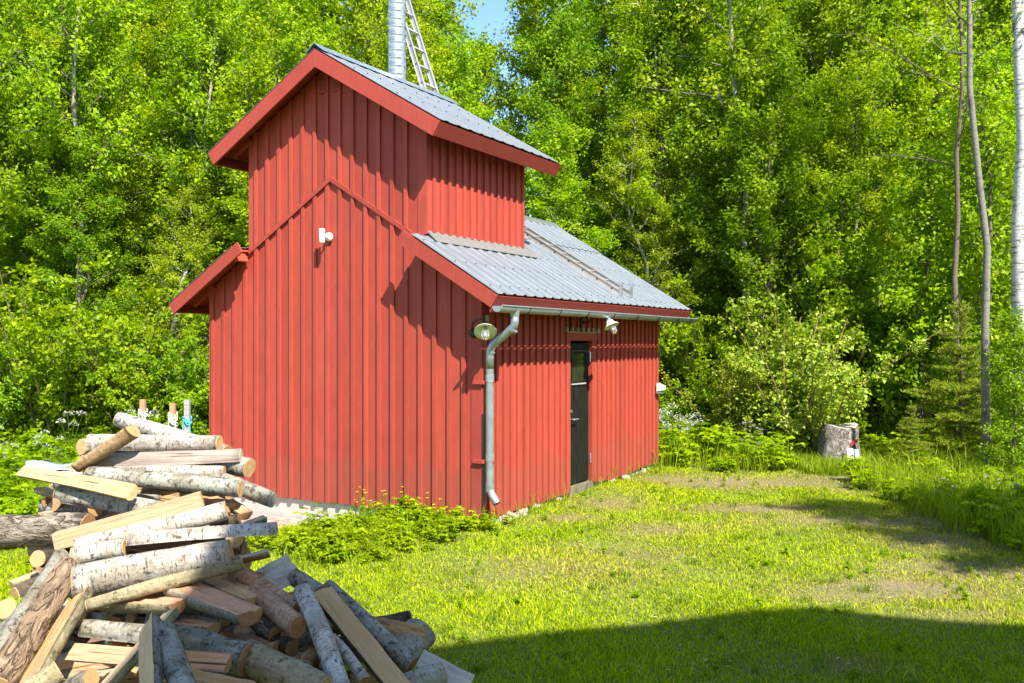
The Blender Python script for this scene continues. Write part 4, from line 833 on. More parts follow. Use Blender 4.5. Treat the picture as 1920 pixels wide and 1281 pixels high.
# ------------------------------------------------------------------ vegetation
def rot_frames(D, N):
    D = D / (np.linalg.norm(D, axis=1, keepdims=True) + 1e-9); N = N - D * np.sum(N * D, 1, keepdims=True); N = N / (np.linalg.norm(N, axis=1, keepdims=True) + 1e-9); return D, N, np.cross(D, N)
def leaf_arrays(P, D, N, size, asp=.62, fold=.16):
    D, N, Sd = rot_frames(D, N); s = size[:, None]; w = s * asp * .5
    base = P; mid = P + D * s * .45 + N * s * .03; tip = P + D * s - N * s * .06
    V = np.stack([base, mid + Sd * w + N * w * fold * 2, tip, mid - Sd * w + N * w * fold * 2], 1); return V
def leaf_mesh(name, V, var, mat):
    n = len(V); q = np.arange(n * 4).reshape(n, 4)
    return nmesh(name, V.reshape(-1, 3), q, None, {'var': ('FACE', var)}, [mat])
def tree_parts(seed, H, bare, spread, nlimb, leaf_n, lsize, up=.55, trunk_r=None, lean=0.0, droop=.0, tw=7, wobble=.012):
    """returns trunk MB, branch MB, leaf V array, var array"""
    rg = np.random.default_rng(seed); r0 = trunk_r or (.0062 * H + .018)
    hs = np.linspace(0, 1, 12); wob = np.cumsum(rg.normal(0, wobble, (12, 2)), 0) * H; wob[:, 0] += lean * hs ** 1.4 * H
    tp = np.stack([wob[:, 0], wob[:, 1], hs * H], 1); tp[0, :2] = 0
    tr = MB().tube([tuple(p) for p in tp], [r0 * (1.25 if h == 0 else 1) * (1 - .9 * h) + .006 for h in hs], 9)
    br = MB(); P, D, N, Sz, Var = [], [], [], [], []
    def at(h): return np.array([np.interp(h, hs, tp[:, i]) for i in range(3)])
    ga = rg.uniform(0, 6.28)
    for i in range(nlimb):
        h = bare + (1 - bare) * ((i + rg.uniform(0, .8)) / nlimb) ** .9; h = min(h, .985); ga += 2.4 + rg.normal(0, .3)
        prof = math.sin(math.pi * min(1, .22 + .78 * (h - bare) / (1 - bare + 1e-6)) ** .8) * .85 + .15
        L = H * spread * prof * rg.uniform(.7, 1.2); el = up * rg.uniform(.6, 1.3) + .35 * (h - bare)
        d = np.array([math.cos(ga) * math.cos(el), math.sin(ga) * math.cos(el), math.sin(el)]); p = at(h); pts = [p]; nseg = 6
        for k_ in range(nseg):
            d = d + rg.normal(0, .10, 3) + np.array([0, 0, .05 - droop * k_ / nseg]); d /= np.linalg.norm(d); p = p + d * L / nseg; pts.append(p)
        pts = np.array(pts); rl = max(.006, r0 * .34 * (1 - .75 * h)); br.tube([tuple(q) for q in pts], [rl * (1 - .85 * t) + .003 for t in np.linspace(0, 1, nseg + 1)], 4, caps=False)
        nt = max(4, int(tw * (L / (H * spread)) + 3)); per = max(6, int(leaf_n / (nlimb * (tw + 1))))
        for j in range(nt):
            t = .22 + .78 * (j + rg.uniform(0, 1)) / nt; q0 = np.array([np.interp(t * nseg, range(nseg + 1), pts[:, i_]) for i_ in range(3)])
            k_ = min(nseg - 1, int(t * nseg)); ax = pts[k_ + 1] - pts[k_]; ax /= np.linalg.norm(ax)
            sd = rg.normal(0, 1, 3) * np.array([1, 1, .55]); sd -= ax * sd.dot(ax) * .6; sd /= np.linalg.norm(sd); td = sd * .8 + ax * .55 + np.array([0, 0, .12 - droop]); td /= np.linalg.norm(td)
            tl = rg.uniform(.4, .95) * (.42 + .065 * H) * (.65 + .5 * (1 - t)); q1 = q0 + td * tl
            br.tube([tuple(q0), tuple((q0 + q1) / 2 + rg.normal(0, .02, 3)), tuple(q1)], [.006, .004, .002], 3, caps=False)
            PVAR = [rg.normal()]; m = int(per * rg.uniform(.5, 1.5)); ts = rg.uniform(.1, 1.05, m) ** .8
            pos = q0 + np.outer(ts, q1 - q0) + rg.normal(0, .075 + .012 * tl, (m, 3))
            dirs = td * .5 + rg.normal(0, .75, (m, 3)) + np.array([0, 0, -.25]); rad = pos - np.array([np.interp(pos[:, 2], tp[:, 2], tp[:, 0]), np.interp(pos[:, 2], tp[:, 2], tp[:, 1]), pos[:, 2]]).T; rad /= np.linalg.norm(rad, axis=1, keepdims=True) + .05; nn = rad * .6 + np.array([0, 0, .5]) + rg.normal(0, .5, (m, 3))
            P.append(pos); D.append(dirs); N.append(nn); Sz.append(lsize * rg.uniform(.55, 1.25, m)); Var.append(np.clip(rg.normal(.5, .24, m) + .19 * PVAR[0], 0, 1))
    return tr, br, leaf_arrays(np.concatenate(P), np.concatenate(D), np.concatenate(N), np.concatenate(Sz)), np.concatenate(Var)
def tree_proto(key, seed, H, bare, spread, nlimb, leaf_n, lsize, lmat, tmat, **kw):
    tr, br, V, var = tree_parts(seed, H, bare, spread, nlimb, leaf_n, lsize, **kw)
    return (tr.me('trunk', tmat, True), br.me('branches', tmat), leaf_mesh('crown', V, var, lmat), H)
def put_tree(proto, x, y, label, cat, group, rz, sc=1.0, name='tree', sz=None, dz=-.05):
    t = thing(name, label, cat, (x, y, float(ground_z(x, y)) + dz), rz, group); t.scale = (sc, sc, sz or sc)
    link('trunk', proto[0], t); link('branches', proto[1], t); link('crown', proto[2], t); return t
PRO = [tree_proto('a', 1, 10, .05, .20, 46, 36000, .088, 'leaf_alder', 'trunk_grey'),
       tree_proto('b', 2, 11, .10, .17, 46, 34000, .084, 'leaf_birch', 'trunk_grey'),
       tree_proto('c', 3, 9, .04, .22, 42, 34000, .092, 'leaf_alder', 'trunk_brown'),
       tree_proto('d', 4, 12, .14, .16, 48, 34000, .084, 'leaf_birch', 'trunk_birch', lean=.03),
       tree_proto('e', 5, 11, .06, .19, 46, 34000, .092, 'leaf_dark', 'trunk_brown'),
       tree_proto('f', 6, 10, .12, .19, 42, 32000, .088, 'leaf_bush', 'trunk_grey', lean=-.03)]
SAPL = []
rg = random.Random(5)
ZONES = [('left', 'leafy green deciduous tree in the dense forest left of the shed', 'forest trees left of the shed'),
         ('mid', 'leafy green deciduous tree in the forest behind the shed roofs', 'forest trees behind the shed'),
         ('right', 'leafy green deciduous tree in the dense forest right of the shed', 'forest trees right of the shed')]
def zone(xp): return ZONES[0] if xp < 430 else (ZONES[1] if xp < 1080 else ZONES[2])
def topcap(xp):                                   # how high the tree line reaches, as a picture row, near the gap of sky
    if 868 < xp < 955: return 150
    return None
ORD = ['first', 'second', 'third', 'fourth', 'fifth', 'sixth', 'seventh', 'eighth', 'ninth', 'tenth', 'eleventh', 'twelfth']
CNT = {}
def tree_label(ri, xp, zn):
    side = {'left': 'left of the shed', 'mid': 'behind the shed', 'right': 'right of the shed'}[zn[0]]
    if ri == 0 and -40 < xp < 1960:
        i = CNT[zn[0]] = CNT.get(zn[0], -1) + 1
        return 'leafy tree in the front forest row %s, %s counting from the left' % (side, ORD[i]), 'front row forest trees ' + side
    kind = ('mid height leafy tree in the second forest rows %s' if ri < 3 else 'tall leafy tree at the back of the forest %s') % side
    return kind, kind.replace('tree', 'trees')
rows = [(18.3, 1.6, 5.0, 7.8), (19.9, 1.8, 8, 10), (21.8, 1.9, 10.5, 12.5), (24.2, 2.2, 12.5, 15), (27.4, 2.6, 15, 18), (31.5, 3.0, 18, 21)]
for ri, (Y, sp, h0, h1) in enumerate(rows):
    half = .60 * Y + 1.5; x = -half + rg.uniform(0, sp)
    while x < half:
        yy = Y + rg.uniform(-.8, .8); xx = x + rg.uniform(-.5, .5); x += sp * rg.uniform(.85, 1.2)
        xp = 960 + FPX * xx / yy
        lx = (xx - HX) * CX + (yy - HY) * CY; ly = -(xx - HX) * CY + (yy - HY) * CX
        if -W - 1.3 < lx < 1.3 and ly < D + 1.2: continue
        pr = rg.choice(PRO); H = rg.uniform(h0, h1)
        gz = float(ground_z(xx, yy)); dpx = abs(xp - 912); wpx = .17 * H * FPX / yy * .75
        if dpx < wpx + 24:
            f = max(0, 1 - dpx / (wpx + 24)); maxtop = CAMH + (HZ - (105 - 190 * max(0, dpx - 30) / 120)) / FPX * yy
            if dpx < 95: H = min(H, maxtop - gz)
            elif ri > 0 : continue
        if H < 4: continue
        sc = H / pr[3]; zn = zone(xp); lab, grp = tree_label(ri, xp, zn)
        put_tree(pr, xx, yy, lab, 'tree', grp, rg.uniform(0, 6.28), sc * rg.uniform(.9, 1.1) if sc > .8 else sc * 1.25, sz=sc)
# single trees that stand out at the right: white birch at the frame edge and two slender trunks
bp = tree_parts(31, 14, .5, .14, 20, 2600, .085, up=.3, trunk_r=.155, droop=.25, wobble=.004); bp = (bp[0].me('trunk', 'trunk_birch', True), bp[1].me('branches', 'trunk_grey'), leaf_mesh('crown', bp[2], bp[3], 'leaf_birch'), 14)
put_tree(bp, 7.64, 14.0, 'thick white birch trunk at the right frame edge', 'birch tree', None, 1.0, 1.0, 'birch_tree')
sp_ = tree_parts(32, 12, .46, .20, 18, 1800, .095, up=.35, trunk_r=.055, lean=-.06, wobble=.005); sp_ = (sp_[0].me('trunk', 'trunk_grey', True), sp_[1].me('branches', 'trunk_grey'), leaf_mesh('crown', sp_[2], sp_[3], 'leaf_bush'), 12)
put_tree(sp_, 6.45, 12.6, 'slender leaning grey trunked tree left of the white birch', 'tree', None, .12, 1.0, 'slender_tree')
sq_ = tree_parts(33, 11, .42, .16, 18, 1800, .09, up=.4, trunk_r=.05, lean=-.015, wobble=.005); sq_ = (sq_[0].me('trunk', 'trunk_brown', True), sq_[1].me('branches', 'trunk_brown'), leaf_mesh('crown', sq_[2], sq_[3], 'leaf_alder'), 11)
put_tree(sq_, 7.15, 14.8, 'brown trunked tree between the leaning tree and the white birch', 'tree', None, .4, 1.0, 'slender_tree')
tl_ = tree_parts(34, 10, .42, .17, 26, 12000, .095, up=.5, trunk_r=.085, lean=-.02); tl_ = (tl_[0].me('trunk', 'trunk_pale', True), tl_[1].me('branches', 'trunk_grey'), leaf_mesh('crown', tl_[2], tl_[3], 'leaf_alder'), 10)
for xp, Y, sc, rz, lab in ((112, 18.5, 1.0, .4, 'pale slim trunked tree at the forest edge above the left meadow'), (152, 18.9, .8, 2.4, 'thinner pale trunk just right of the pale slim tree, left forest'), (28, 18.6, .9, 4.0, 'pale trunked tree nearest the left frame edge'), (350, 18.8, .9, 1.2, 'pale stemmed tree close to the left eave of the shed'), (1262, 19.0, .9, 3.0, 'grey trunked tree just right of the shed roof end'), (1388, 18.9, 1.1, 5.0, 'forked grey trunk in the forest right of the shed')):
    put_tree(tl_, (xp - 960) / FPX * Y, Y, lab, 'tree', None, rz, sc, 'slender_tree')
for x_, y_, s_c, lb in ((6.95, 15.8, 1.0, 'tall leafy sapling behind the young spruce'), (7.75, 15.4, 1.15, 'tall leafy sapling beside the white birch trunk'), (6.1, 17.0, .95, 'tall leafy sapling right of the stump bush'), (7.15, 13.2, .42, 'small leafy sapling in front of the birch trunk'), (6.55, 12.1, .46, 'low leafy sapling in front of the slender trunks')): SAPL.append((x_, y_, s_c, lb))
# trees at the right of the viewer that shade the flower bed
for i, (x, y, H) in enumerate([(8.2, 4.2, 8.4), (9.9, 4.6, 8.0), (7.5, 3.3, 9.6)]):
    put_tree(PRO[i % 6], x, y, 'leafy tree standing right of the viewer beside the lawn', 'tree', 'trees right of the viewer', i * 1.3, H / PRO[i % 6][3], 'tree')

# shrubs and undergrowth along the forest edge
def shrub_proto(seed, H, Rd, nst, leaf_n, lsize, lmat, tmat='trunk_brown'):
    rg = np.random.default_rng(seed); br = MB(); P, D, N, Sz, Var = [], [], [], [], []
    for i in range(nst):
        a = rg.uniform(0, 6.28); tilt = rg.uniform(.05, .75); L = H * rg.uniform(.6, 1.05) / max(.55, math.cos(tilt)); d = np.array([math.cos(a) * math.sin(tilt), math.sin(a) * math.sin(tilt), math.cos(tilt)]); p = np.array([rg.normal(0, .12), rg.normal(0, .12), 0]); pts = [p]
        for k_ in range(6): d = d + rg.normal(0, .1, 3) + np.array([0, 0, .02]); d /= np.linalg.norm(d); p = p + d * L / 6 * (Rd / H if False else 1); pts.append(p)
        pts = np.array(pts); br.tube([tuple(q) for q in pts], [.014 * (1 - .8 * t) + .002 for t in np.linspace(0, 1, 7)], 4, caps=False)
        per = int(leaf_n / nst / 8)
        for j in range(8):
            t = .12 + .88 * (j + rg.uniform()) / 8; q0 = np.array([np.interp(t * 6, range(7), pts[:, c]) for c in range(3)]); td = rg.normal(0, 1, 3) * np.array([1, 1, .5]) + np.array([0, 0, .2]); td /= np.linalg.norm(td); tl = rg.uniform(.2, .5) * (.4 + .25 * H); q1 = q0 + td * tl
            br.tube([tuple(q0), tuple(q1)], [.004, .002], 3, caps=False); m = int(per * rg.uniform(.6, 1.4)); ts = rg.uniform(.1, 1.05, m)
            P.append(q0 + np.outer(ts, q1 - q0) + rg.normal(0, .05, (m, 3))); D.append(td * .5 + rg.normal(0, .7, (m, 3)) + np.array([0, 0, -.2])); pz = P[-1]; rd = pz * np.array([1, 1, 0]) ; rd = rd / (np.linalg.norm(rd, axis=1, keepdims=True) + .1); N.append(rd * .6 + np.array([0, 0, .5]) + rg.normal(0, .5, (m, 3))); Sz.append(lsize * rg.uniform(.55, 1.25, m)); Var.append(np.clip(rg.normal(.5, .25, m), 0, 1))
    V = leaf_arrays(np.concatenate(P), np.concatenate(D), np.concatenate(N), np.concatenate(Sz)); return (br.me('stems', tmat), leaf_mesh('foliage', V, np.concatenate(Var), lmat), H)
SHR = [shrub_proto(41, 2.2, 1.2, 16, 8000, .085, 'leaf_bush'), shrub_proto(42, 2.8, 1.3, 16, 9000, .085, 'leaf_alder'), shrub_proto(43, 1.7, 1.2, 16, 7000, .075, 'leaf_bush'), shrub_proto(44, 2.4, 1.3, 16, 8000, .09, 'leaf_dark')]
def put_shrub(pr, x, y, label, group, rz, sc=1.0, name='shrub', cat='shrub'):
    t = thing(name, label, cat, (x, y, float(ground_z(x, y)) - .03), rz, group); t.scale = (sc,) * 3; link('stems', pr[0], t); link('foliage', pr[1], t); return t
for i in range(30):
    xx = -12.5 + i * .31 + rg.uniform(-.4, .4); yy = 17.3 + rg.uniform(-.7, 1.4) - .9 * (xx > -6)
    if xx > -4.2: continue
    put_shrub(SHR[i % 4], xx, yy, 'green leafy shrub in the undergrowth left of the shed', 'undergrowth shrubs left of the shed', rg.uniform(0, 6), rg.uniform(.7, 1.25))
for i in range(34):
    xx = 3.6 + i * .29 + rg.uniform(-.4, .4); yy = 18.2 + rg.uniform(-1.0, 1.4) - .16 * (xx - 3.6)
    put_shrub(SHR[(i + 1) % 4], xx, yy, 'green leafy shrub in the undergrowth right of the shed', 'undergrowth shrubs right of the shed', rg.uniform(0, 6), rg.uniform(.7, 1.3))
for i in range(12):
    xx = -4 + i * .75; put_shrub(SHR[i % 4], xx, 19.0 + rg.uniform(-.6, .6), 'green leafy shrub behind the shed at the forest edge', 'undergrowth shrubs behind the shed', rg.uniform(0, 6), 1.1)
SAP = [tree_proto('s', 71 + i, 5, .06, .19, 26, 9000, .088, m_, 'trunk_brown') for i, m_ in enumerate(('leaf_bush', 'leaf_alder'))]
for i, (x_, y_, s_c, lb) in enumerate(SAPL): put_tree(SAP[i % 2], x_, y_, lb, 'sapling', None, i * 2.1, s_c, 'sapling')
pale = shrub_proto(51, 2.0, 1.3, 34, 19000, .066, 'leaf_pale', 'bark_tan')
put_shrub(pale, 4.95, 15.75, 'pale glossy leaved bush growing behind the tree stump', None, .3, 1.2, 'bush', 'bush'); put_shrub(pale, 4.0, 16.3, 'smaller pale leaved bush left of the stump bush', None, 2.3, .72, 'bush', 'bush')
put_shrub(SHR[2], 2.9, 17.2, 'low yellow green bush close to the back corner of the shed', None, 2.3, .7, 'bush', 'bush')

# young spruces at the right
def spruce_proto(seed, H):
    rg = np.random.default_rng(seed); tr = MB().tube([(0, 0, 0), (.01, 0, H * .5), (0, 0, H)], [.035, .02, .004], 7); br = MB(); P, D, N, Sz, Var = [], [], [], [], []
    lev = 19
    for i in range(lev):
        h = .08 + .9 * (i + rg.uniform(-.4, .4)) / lev; L0 = H * .36 * (1 - min(h, .98)) ** .8 + .06; nb_ = 8
        for j in range(nb_):
            L = L0 * rg.uniform(.5, 1.15); a = 2 * math.pi * (j + rg.uniform(0, .9)) / nb_ + i; d = np.array([math.cos(a), math.sin(a), -.05 + .5 * h + rg.uniform(-.25, .3)]); d /= np.linalg.norm(d); p0 = np.array([0, 0, h * H + rg.uniform(-.06, .06)]); p1 = p0 + d * L * rg.uniform(.8, 1.1) + np.array([0, 0, -.06 * L]); br.tube([tuple(p0), tuple((p0 + p1) / 2 + np.array([0, 0, -.03 * L])), tuple(p1)], [.009, .006, .003], 4, caps=False)
            side = np.cross(d, [0, 0, 1]); side /= np.linalg.norm(side); ntw = max(3, int(L / .06))
            segs = [(p0 + (p1 - p0) * .1, p1)]
            for q in range(ntw):
                t = .15 + .85 * q / ntw; s0 = p0 + (p1 - p0) * t; sgn = 1 if q % 2 else -1; tl = L * .5 * (1 - t * .75); segs.append((s0, s0 + (side * sgn * .8 + d * .6 + rg.normal(0, .08, 3)) * tl))
            for s0, s1 in segs:
                l_ = np.linalg.norm(s1 - s0); m = max(6, int(l_ / .006)); ts = rg.uniform(0, 1, m); ax = (s1 - s0) / (l_ + 1e-6)
                P.append(s0 + np.outer(ts, s1 - s0)); D.append(ax * .75 + rg.normal(0, .6, (m, 3))); N.append(rg.normal(0, 1, (m, 3))); Sz.append(rg.uniform(.03, .055, m)); Var.append(np.clip(.25 + .7 * ts * (l_ < L * .6) + rg.normal(0, .12, m), 0, 1))
    V = leaf_arrays(np.concatenate(P), np.concatenate(D), np.concatenate(N), np.concatenate(Sz), .22, .0); return tr.me('trunk', 'trunk_brown'), br.me('branches', 'trunk_brown'), leaf_mesh('needles', V, np.concatenate(Var), 'needle'), H
spr = spruce_proto(61, 2.7)
def put_spruce(x, y, sc, rz, label):
    t = thing('young_spruce', label, 'spruce tree', (x, y, float(ground_z(x, y)) - .04), rz); t.scale = (sc,) * 3
    for n_, d_ in zip(('trunk', 'branches', 'needles'), spr): link(n_, d_, t)
put_spruce(6.75, 14.0, 1.0, .2, 'young light green spruce standing in front of the birch trunks'); put_spruce(7.0, 12.6, .55, 1.2, 'smaller young spruce at the right frame edge'); put_spruce(5.55, 12.9, .42, 2.2, 'lowest spruce seedling in the bed right of the stump')

# ------------------------------------------------------------------ stump
st = thing('tree_stump', 'cut grey birch stump standing at the edge of the tall grass', 'tree stump', (5.24, 14.9, -.12))
n = 26; mb = MB(); rgs = random.Random(8); prof = [(0, .40), (.10, .36), (.25, .325), (.42, .305), (.58, .30), (.66, .285)]; ph = [rgs.uniform(0, 6) for _ in range(4)]
vs = [(r * (1 + .03 * math.sin(3 * a + ph[0]) + .03 * math.sin(7 * a + ph[1] + z * 3) + .03 * math.sin(12 * a + ph[2] + z * 5)) * math.cos(a), r * (1 + .03 * math.sin(3 * a + ph[0]) + .03 * math.sin(7 * a + ph[1] + z * 3) + .03 * math.sin(12 * a + ph[2] + z * 5)) * math.sin(a), z + (.035 * math.sin(2 * a + 1) if z > .5 else 0)) for z, r in prof for a in [2 * math.pi * j / n for j in range(n)]]
mb.add(vs, [(i * n + j, i * n + (j + 1) % n, (i + 1) * n + (j + 1) % n, (i + 1) * n + j) for i in range(len(prof) - 1) for j in range(n)]); mb.build('bark', 'bark_stump', st, True)
MB().add([v for v in vs[-n:]], [tuple(range(n))]).build('cut_top', 'cut_wood_grey', st)
for i, (x, z, w, h) in enumerate([(.10, .40, .03, .085), (.135, .42, .025, .07), (.17, .44, .03, .06)]): MB().prism([(x - w / 2, z - h / 2), (x + w / 2, z - h / 2 + .02), (x + w / 2 + .015, z + h / 2), (x - w / 2 + .01, z + h / 2 - .02)], -.316, -.285).build('red_mark', 'red_mark', st)
t = thing('white_card', 'white card with a blue stripe leaning against the stump', 'card', (5.32, 14.44, .02)); t.rotation_euler = (R(-14), 0, R(6))
MB().box(-.10, .0, -.006, .006, 0, .20).box(.03, .11, -.006, .006, .03, .18).build('sheet', 'paper', t); MB().box(.001, .029, -.006, .006, .02, .19).build('stripe', 'blue_print', t)

# ------------------------------------------------------------------ lawn, meadow, weeds
def blades(P, h, w, rngn, lean=.5, seg=True):
    n = len(P); a = rngn.uniform(0, 2 * np.pi, n); d = np.stack([np.cos(a), np.sin(a), 0 * a], 1); b = rngn.uniform(0, 2 * np.pi, n); l = np.stack([np.cos(b), np.sin(b), 0 * b], 1) * (h * lean * rngn.uniform(.15, 1.25, n))[:, None]
    up = np.array([0, 0, 1.]); w = w[:, None]; hh = h[:, None]
    V = np.stack([P - d * w / 2, P + d * w / 2, P + l * .35 + up * hh * .62 + d * w * .42, P + l * .35 + up * hh * .62 - d * w * .42, P + l + up * hh * (1 - .25 * lean)], 1)
    i = np.arange(n) * 5; return V.reshape(-1, 3), np.stack([i, i + 1, i + 2, i + 3], 1), np.stack([i + 3, i + 2, i + 4], 1)
rn = np.random.default_rng(77)
def bed_edge(y): return np.interp(y, [3, 6, 8.57, 9, 10, 12, 13.3, 14.9, 16], [6.0, 5.3, 4.78, 4.62, 4.56, 4.66, 4.6, 4.8, 4.9])
def in_house(x, y, m=0.0):
    lx = (x - HX) * CX + (y - HY) * CY; ly = -(x - HX) * CY + (y - HY) * CX; return (lx > -W - m) & (lx < m) & (ly > -m) & (ly < D + m)
def lawn_pts(n, ymax):
    # density falls with distance
    y = 3.2 + (ymax - 3.2) * rn.random(n) ** 1.15; x = rn.uniform(-1, 1, n) * (.60 * y + .5); keep = ~in_house(x, y, .02) & (np.abs(x) < .6 * y + .4)
    back = y < np.where(x > .5, 14.1 + .25 * np.sin(x * 3), 13.3 + .4 * np.sin(x * 2)); keep &= back & (x < bed_edge(y) + .12 * np.sin(y * 7))
    pile = ((x + 1.5) ** 2 + ((y - 4.6) / .85) ** 2) < 1.1; keep &= ~pile
    return x[keep], y[keep]
x, y = lawn_pts(560000, 14.5); dr = dry_at(x, y); n = len(x)
keep = rn.random(n) > np.clip(dr * 1.05 - .1, 0, .93); x, y, dr = x[keep], y[keep], dr[keep]; n = len(x)
P = np.stack([x, y, ground_z(x, y) - .004], 1); far = np.clip((y - 4) / 10, 0, 1)
hgt = rn.gamma(6, .0054, n) * (1 - .45 * dr) * (.8 + .4 * (.5 + .5 * np.sin(x * 4 + np.sin(y * 3)))) ; V, Qd, Tr = blades(P, hgt, .0045 + .005 * far + .002 * rn.random(n), rn, .95)
pat = .5 + .22 * np.sin(x * 2.1 + 1.3 * np.sin(y * 1.6)) * np.sin(y * 2.4 + .6) ; v = np.clip(rn.normal(.55, .22, n) + .5 * (pat - .5), 0, 1); dd = np.clip(dr + (rn.random(n) < .035 + dr * .5) * .75, 0, 1)
o = link('lawn_grass', nmesh('lawn_grass', V, Qd, Tr, {'var': ('FACE', np.concatenate([v, v])), 'dry': ('FACE', np.concatenate([dd, dd]))}, ['lawn_blade'])); tag(o, 'short mown yellow green grass covering the lawn', 'grass', kind='stuff')
# tall grass: left meadow, back right border, right bed, strip by the walls
def scatter_region(n, fn):
    x = rn.uniform(-16, 13, n); y = rn.uniform(6, 20, n); k_ = fn(x, y) & ~in_house(x, y, .03) & (np.abs(x) < .62 * y + .6); return x[k_], y[k_]
def tall(name, label, n, fn, hlo, hhi, lean, w=.009, box=None):
    if box: x = rn.uniform(box[0], box[1], n); y = rn.uniform(box[2], box[3], n); kk = fn(x, y); x, y = x[kk], y[kk]
    else: x, y = scatter_region(n, fn)
    m = len(x); h = rn.uniform(hlo, hhi, m) * (.7 + .5 * rn.random(m)); V, Qd, Tr = blades(np.stack([x, y, ground_z(x, y) - .01], 1), h, w * rn.uniform(.6, 1.3, m), rn, lean); v = np.clip(rn.normal(.5, .25, m), 0, 1)
    tag(link(name, nmesh(name, V, Qd, Tr, {'var': ('FACE', np.concatenate([v, v]))}, ['blade'])), label, 'grass', kind='stuff')
left_f = lambda x, y: (x < -3.5) & (y > 13.1 + .4 * np.sin(x * 2)) & (y < 18.6)
back_f = lambda x, y: ~((np.abs(x - 5.05) < .75) & (y < 15.4)) & (x > 1.9) & (y > 14.0 + .25 * np.sin(x * 3)) & (y < 18.5)
clear_st = lambda x, y: ~((np.abs(x - 5.05) < .75) & (y > 12.9) & (y < 15.4))
bed_f = lambda x, y: clear_st(x, y) & (x > bed_edge(y) + .1 * np.sin(y * 7)) & (y < 14.6) & (x < 9.5)
tall('meadow_grass', 'tall bright meadow grass left of the shed below the forest', 150000, left_f, .22, .55, .55); tall('border_grass', 'tall grass and herbs between shed and stump at the forest edge', 130000, back_f, .2, .55, .55); tall('bed_grass', 'tall darker grass in the overgrown bed right of the lawn', 330000, bed_f, .25, .55, .6)
def near_wall(x, y):
    lx = (x - HX) * CX + (y - HY) * CY; ly = -(x - HX) * CY + (y - HY) * CX
    g = ((ly < 0.02) & (ly > -2.2 + .3 * np.sin(lx * 4.3)) & (lx > -1.25) & (lx < .12 + .1 * ly)); s = (lx > 0) & (lx < .16) & (ly > -.3) & (ly < D + .2); return g | s
tall('wall_grass', 'long grass growing along the foot of the shed walls', 160000, near_wall, .10, .30, .6, .007)

def herb_proto(seed, H, nst, ls, lobes=5):
    rg = np.random.default_rng(seed); P, D, N, Sz, Var = [], [], [], [], []
    for i in range(nst):
        a = rg.uniform(0, 6.28); tl = rg.uniform(.05, .9); hh = H * rg.uniform(.35, 1.0); top = np.array([math.cos(a) * math.sin(tl), math.sin(a) * math.sin(tl), math.cos(tl)]) * hh; P.append(np.zeros((1, 3)) + rg.normal(0, .02, (1, 3))); D.append(top[None]); N.append(rg.normal(0, 1, (1, 3))); Sz.append(np.array([-np.linalg.norm(top)])); Var.append(np.array([.35]))
        nl = rg.integers(2, 5)
        for j in range(nl):
            c = top * (1 - .5 * j / nl) + rg.normal(0, .04, 3); ca = rg.uniform(0, 6.28); nn = np.array([0, -.1, 1]) + rg.normal(0, .35, 3); vv = np.clip(rg.normal(.55, .22), 0, 1)
            for q in range(lobes):
                b = ca + (q - (lobes - 1) / 2) * .95; P.append((c + rg.normal(0, .004, 3))[None]); D.append(np.array([[math.cos(b), math.sin(b), rg.normal(-.15, .15)]])); N.append(nn[None]); Sz.append(np.array([ls * rg.uniform(.7, 1.2) * (1 if q == (lobes - 1) / 2 else .85)])); Var.append(np.array([np.clip(vv + rg.normal(0, .07), 0, 1)]))
    P, D, N, Sz, Var = map(np.concatenate, (P, D, N, Sz, Var)); asp = np.where(Sz < 0, .03, .62); V = leaf_arrays(P, D, N, np.abs(Sz)); 
    stem = Sz < 0; mid = V[stem][:, [1, 3]].mean(1, keepdims=True); V[stem] = np.where(np.array([0, 1, 0, 1])[None, :, None] > 0, mid + (V[stem] - mid) * .06, V[stem]); return V, Var
HERB = [herb_proto(80 + i, (.30, .36, .26, .42)[i], 14, (.075, .085, .07, .08)[i]) for i in range(4)]
def scatter_herbs(name, label, pts, smin, smax, mat, cat='weeds', protos=HERB):
    Vs, vs = [], []
    for (x, y) in pts:
        V, var = protos[rn.integers(len(protos))]; a = rn.uniform(0, 6.28); s = smin + (smax - smin) * rn.random() ** 1.6; c, s_ = math.cos(a), math.sin(a); Rm = np.array([[c, -s_, 0], [s_, c, 0], [0, 0, 1]]) * s
        Vs.append(V @ Rm.T + np.array([x, y, float(ground_z(x, y))])); vs.append(np.clip(var + rn.normal(0, .1), 0, 1))
    V = np.concatenate(Vs); tag(link(name, leaf_mesh(name, V, np.concatenate(vs), mat)), label, cat, kind='stuff')
def house_pts(n, fx, fy):
    out = []
    for _ in range(n): p = HW(fx(), fy(), 0); out.append((p.x, p.y))
    return out
pts = []
for _ in range(190):
    t = rn.random() ** 1.1; ly = -.16 - 1.9 * t; lx = -1.2 + .35 * t + (1.22 - .55 * t) * rn.random(); p = HW(lx + .2 * rn.normal() * (.4 + t), ly + .08 * rn.normal(), 0); pts.append((p.x, p.y))
pts += house_pts(7, lambda: rn.uniform(.0, .25), lambda: rn.uniform(-.4, .3)) + house_pts(10, lambda: rn.uniform(-1.9, -1.1), lambda: rn.uniform(-2.4, -1.6))
scatter_herbs('weed_patch', 'lush yellow green leafy weeds along the foot of the gable wall', pts, .25, .74, 'leaf_weed')
x, y = scatter_region(3400, left_f); scatter_herbs('meadow_herbs', 'leafy green herbs growing in the left meadow', list(zip(x, y))[:380], .9, 1.6, 'leaf_bush')
x, y = scatter_region(3000, back_f); scatter_herbs('border_herbs', 'leafy herbs growing between shed and stump', list(zip(x, y))[:330], .9, 1.6, 'leaf_bush')
x, y = scatter_region(3000, bed_f); scatter_herbs('bed_herbs', 'leafy dark green herbs in the overgrown right bed', list(zip(x, y))[:230], .7, 1.2, 'leaf_bush')
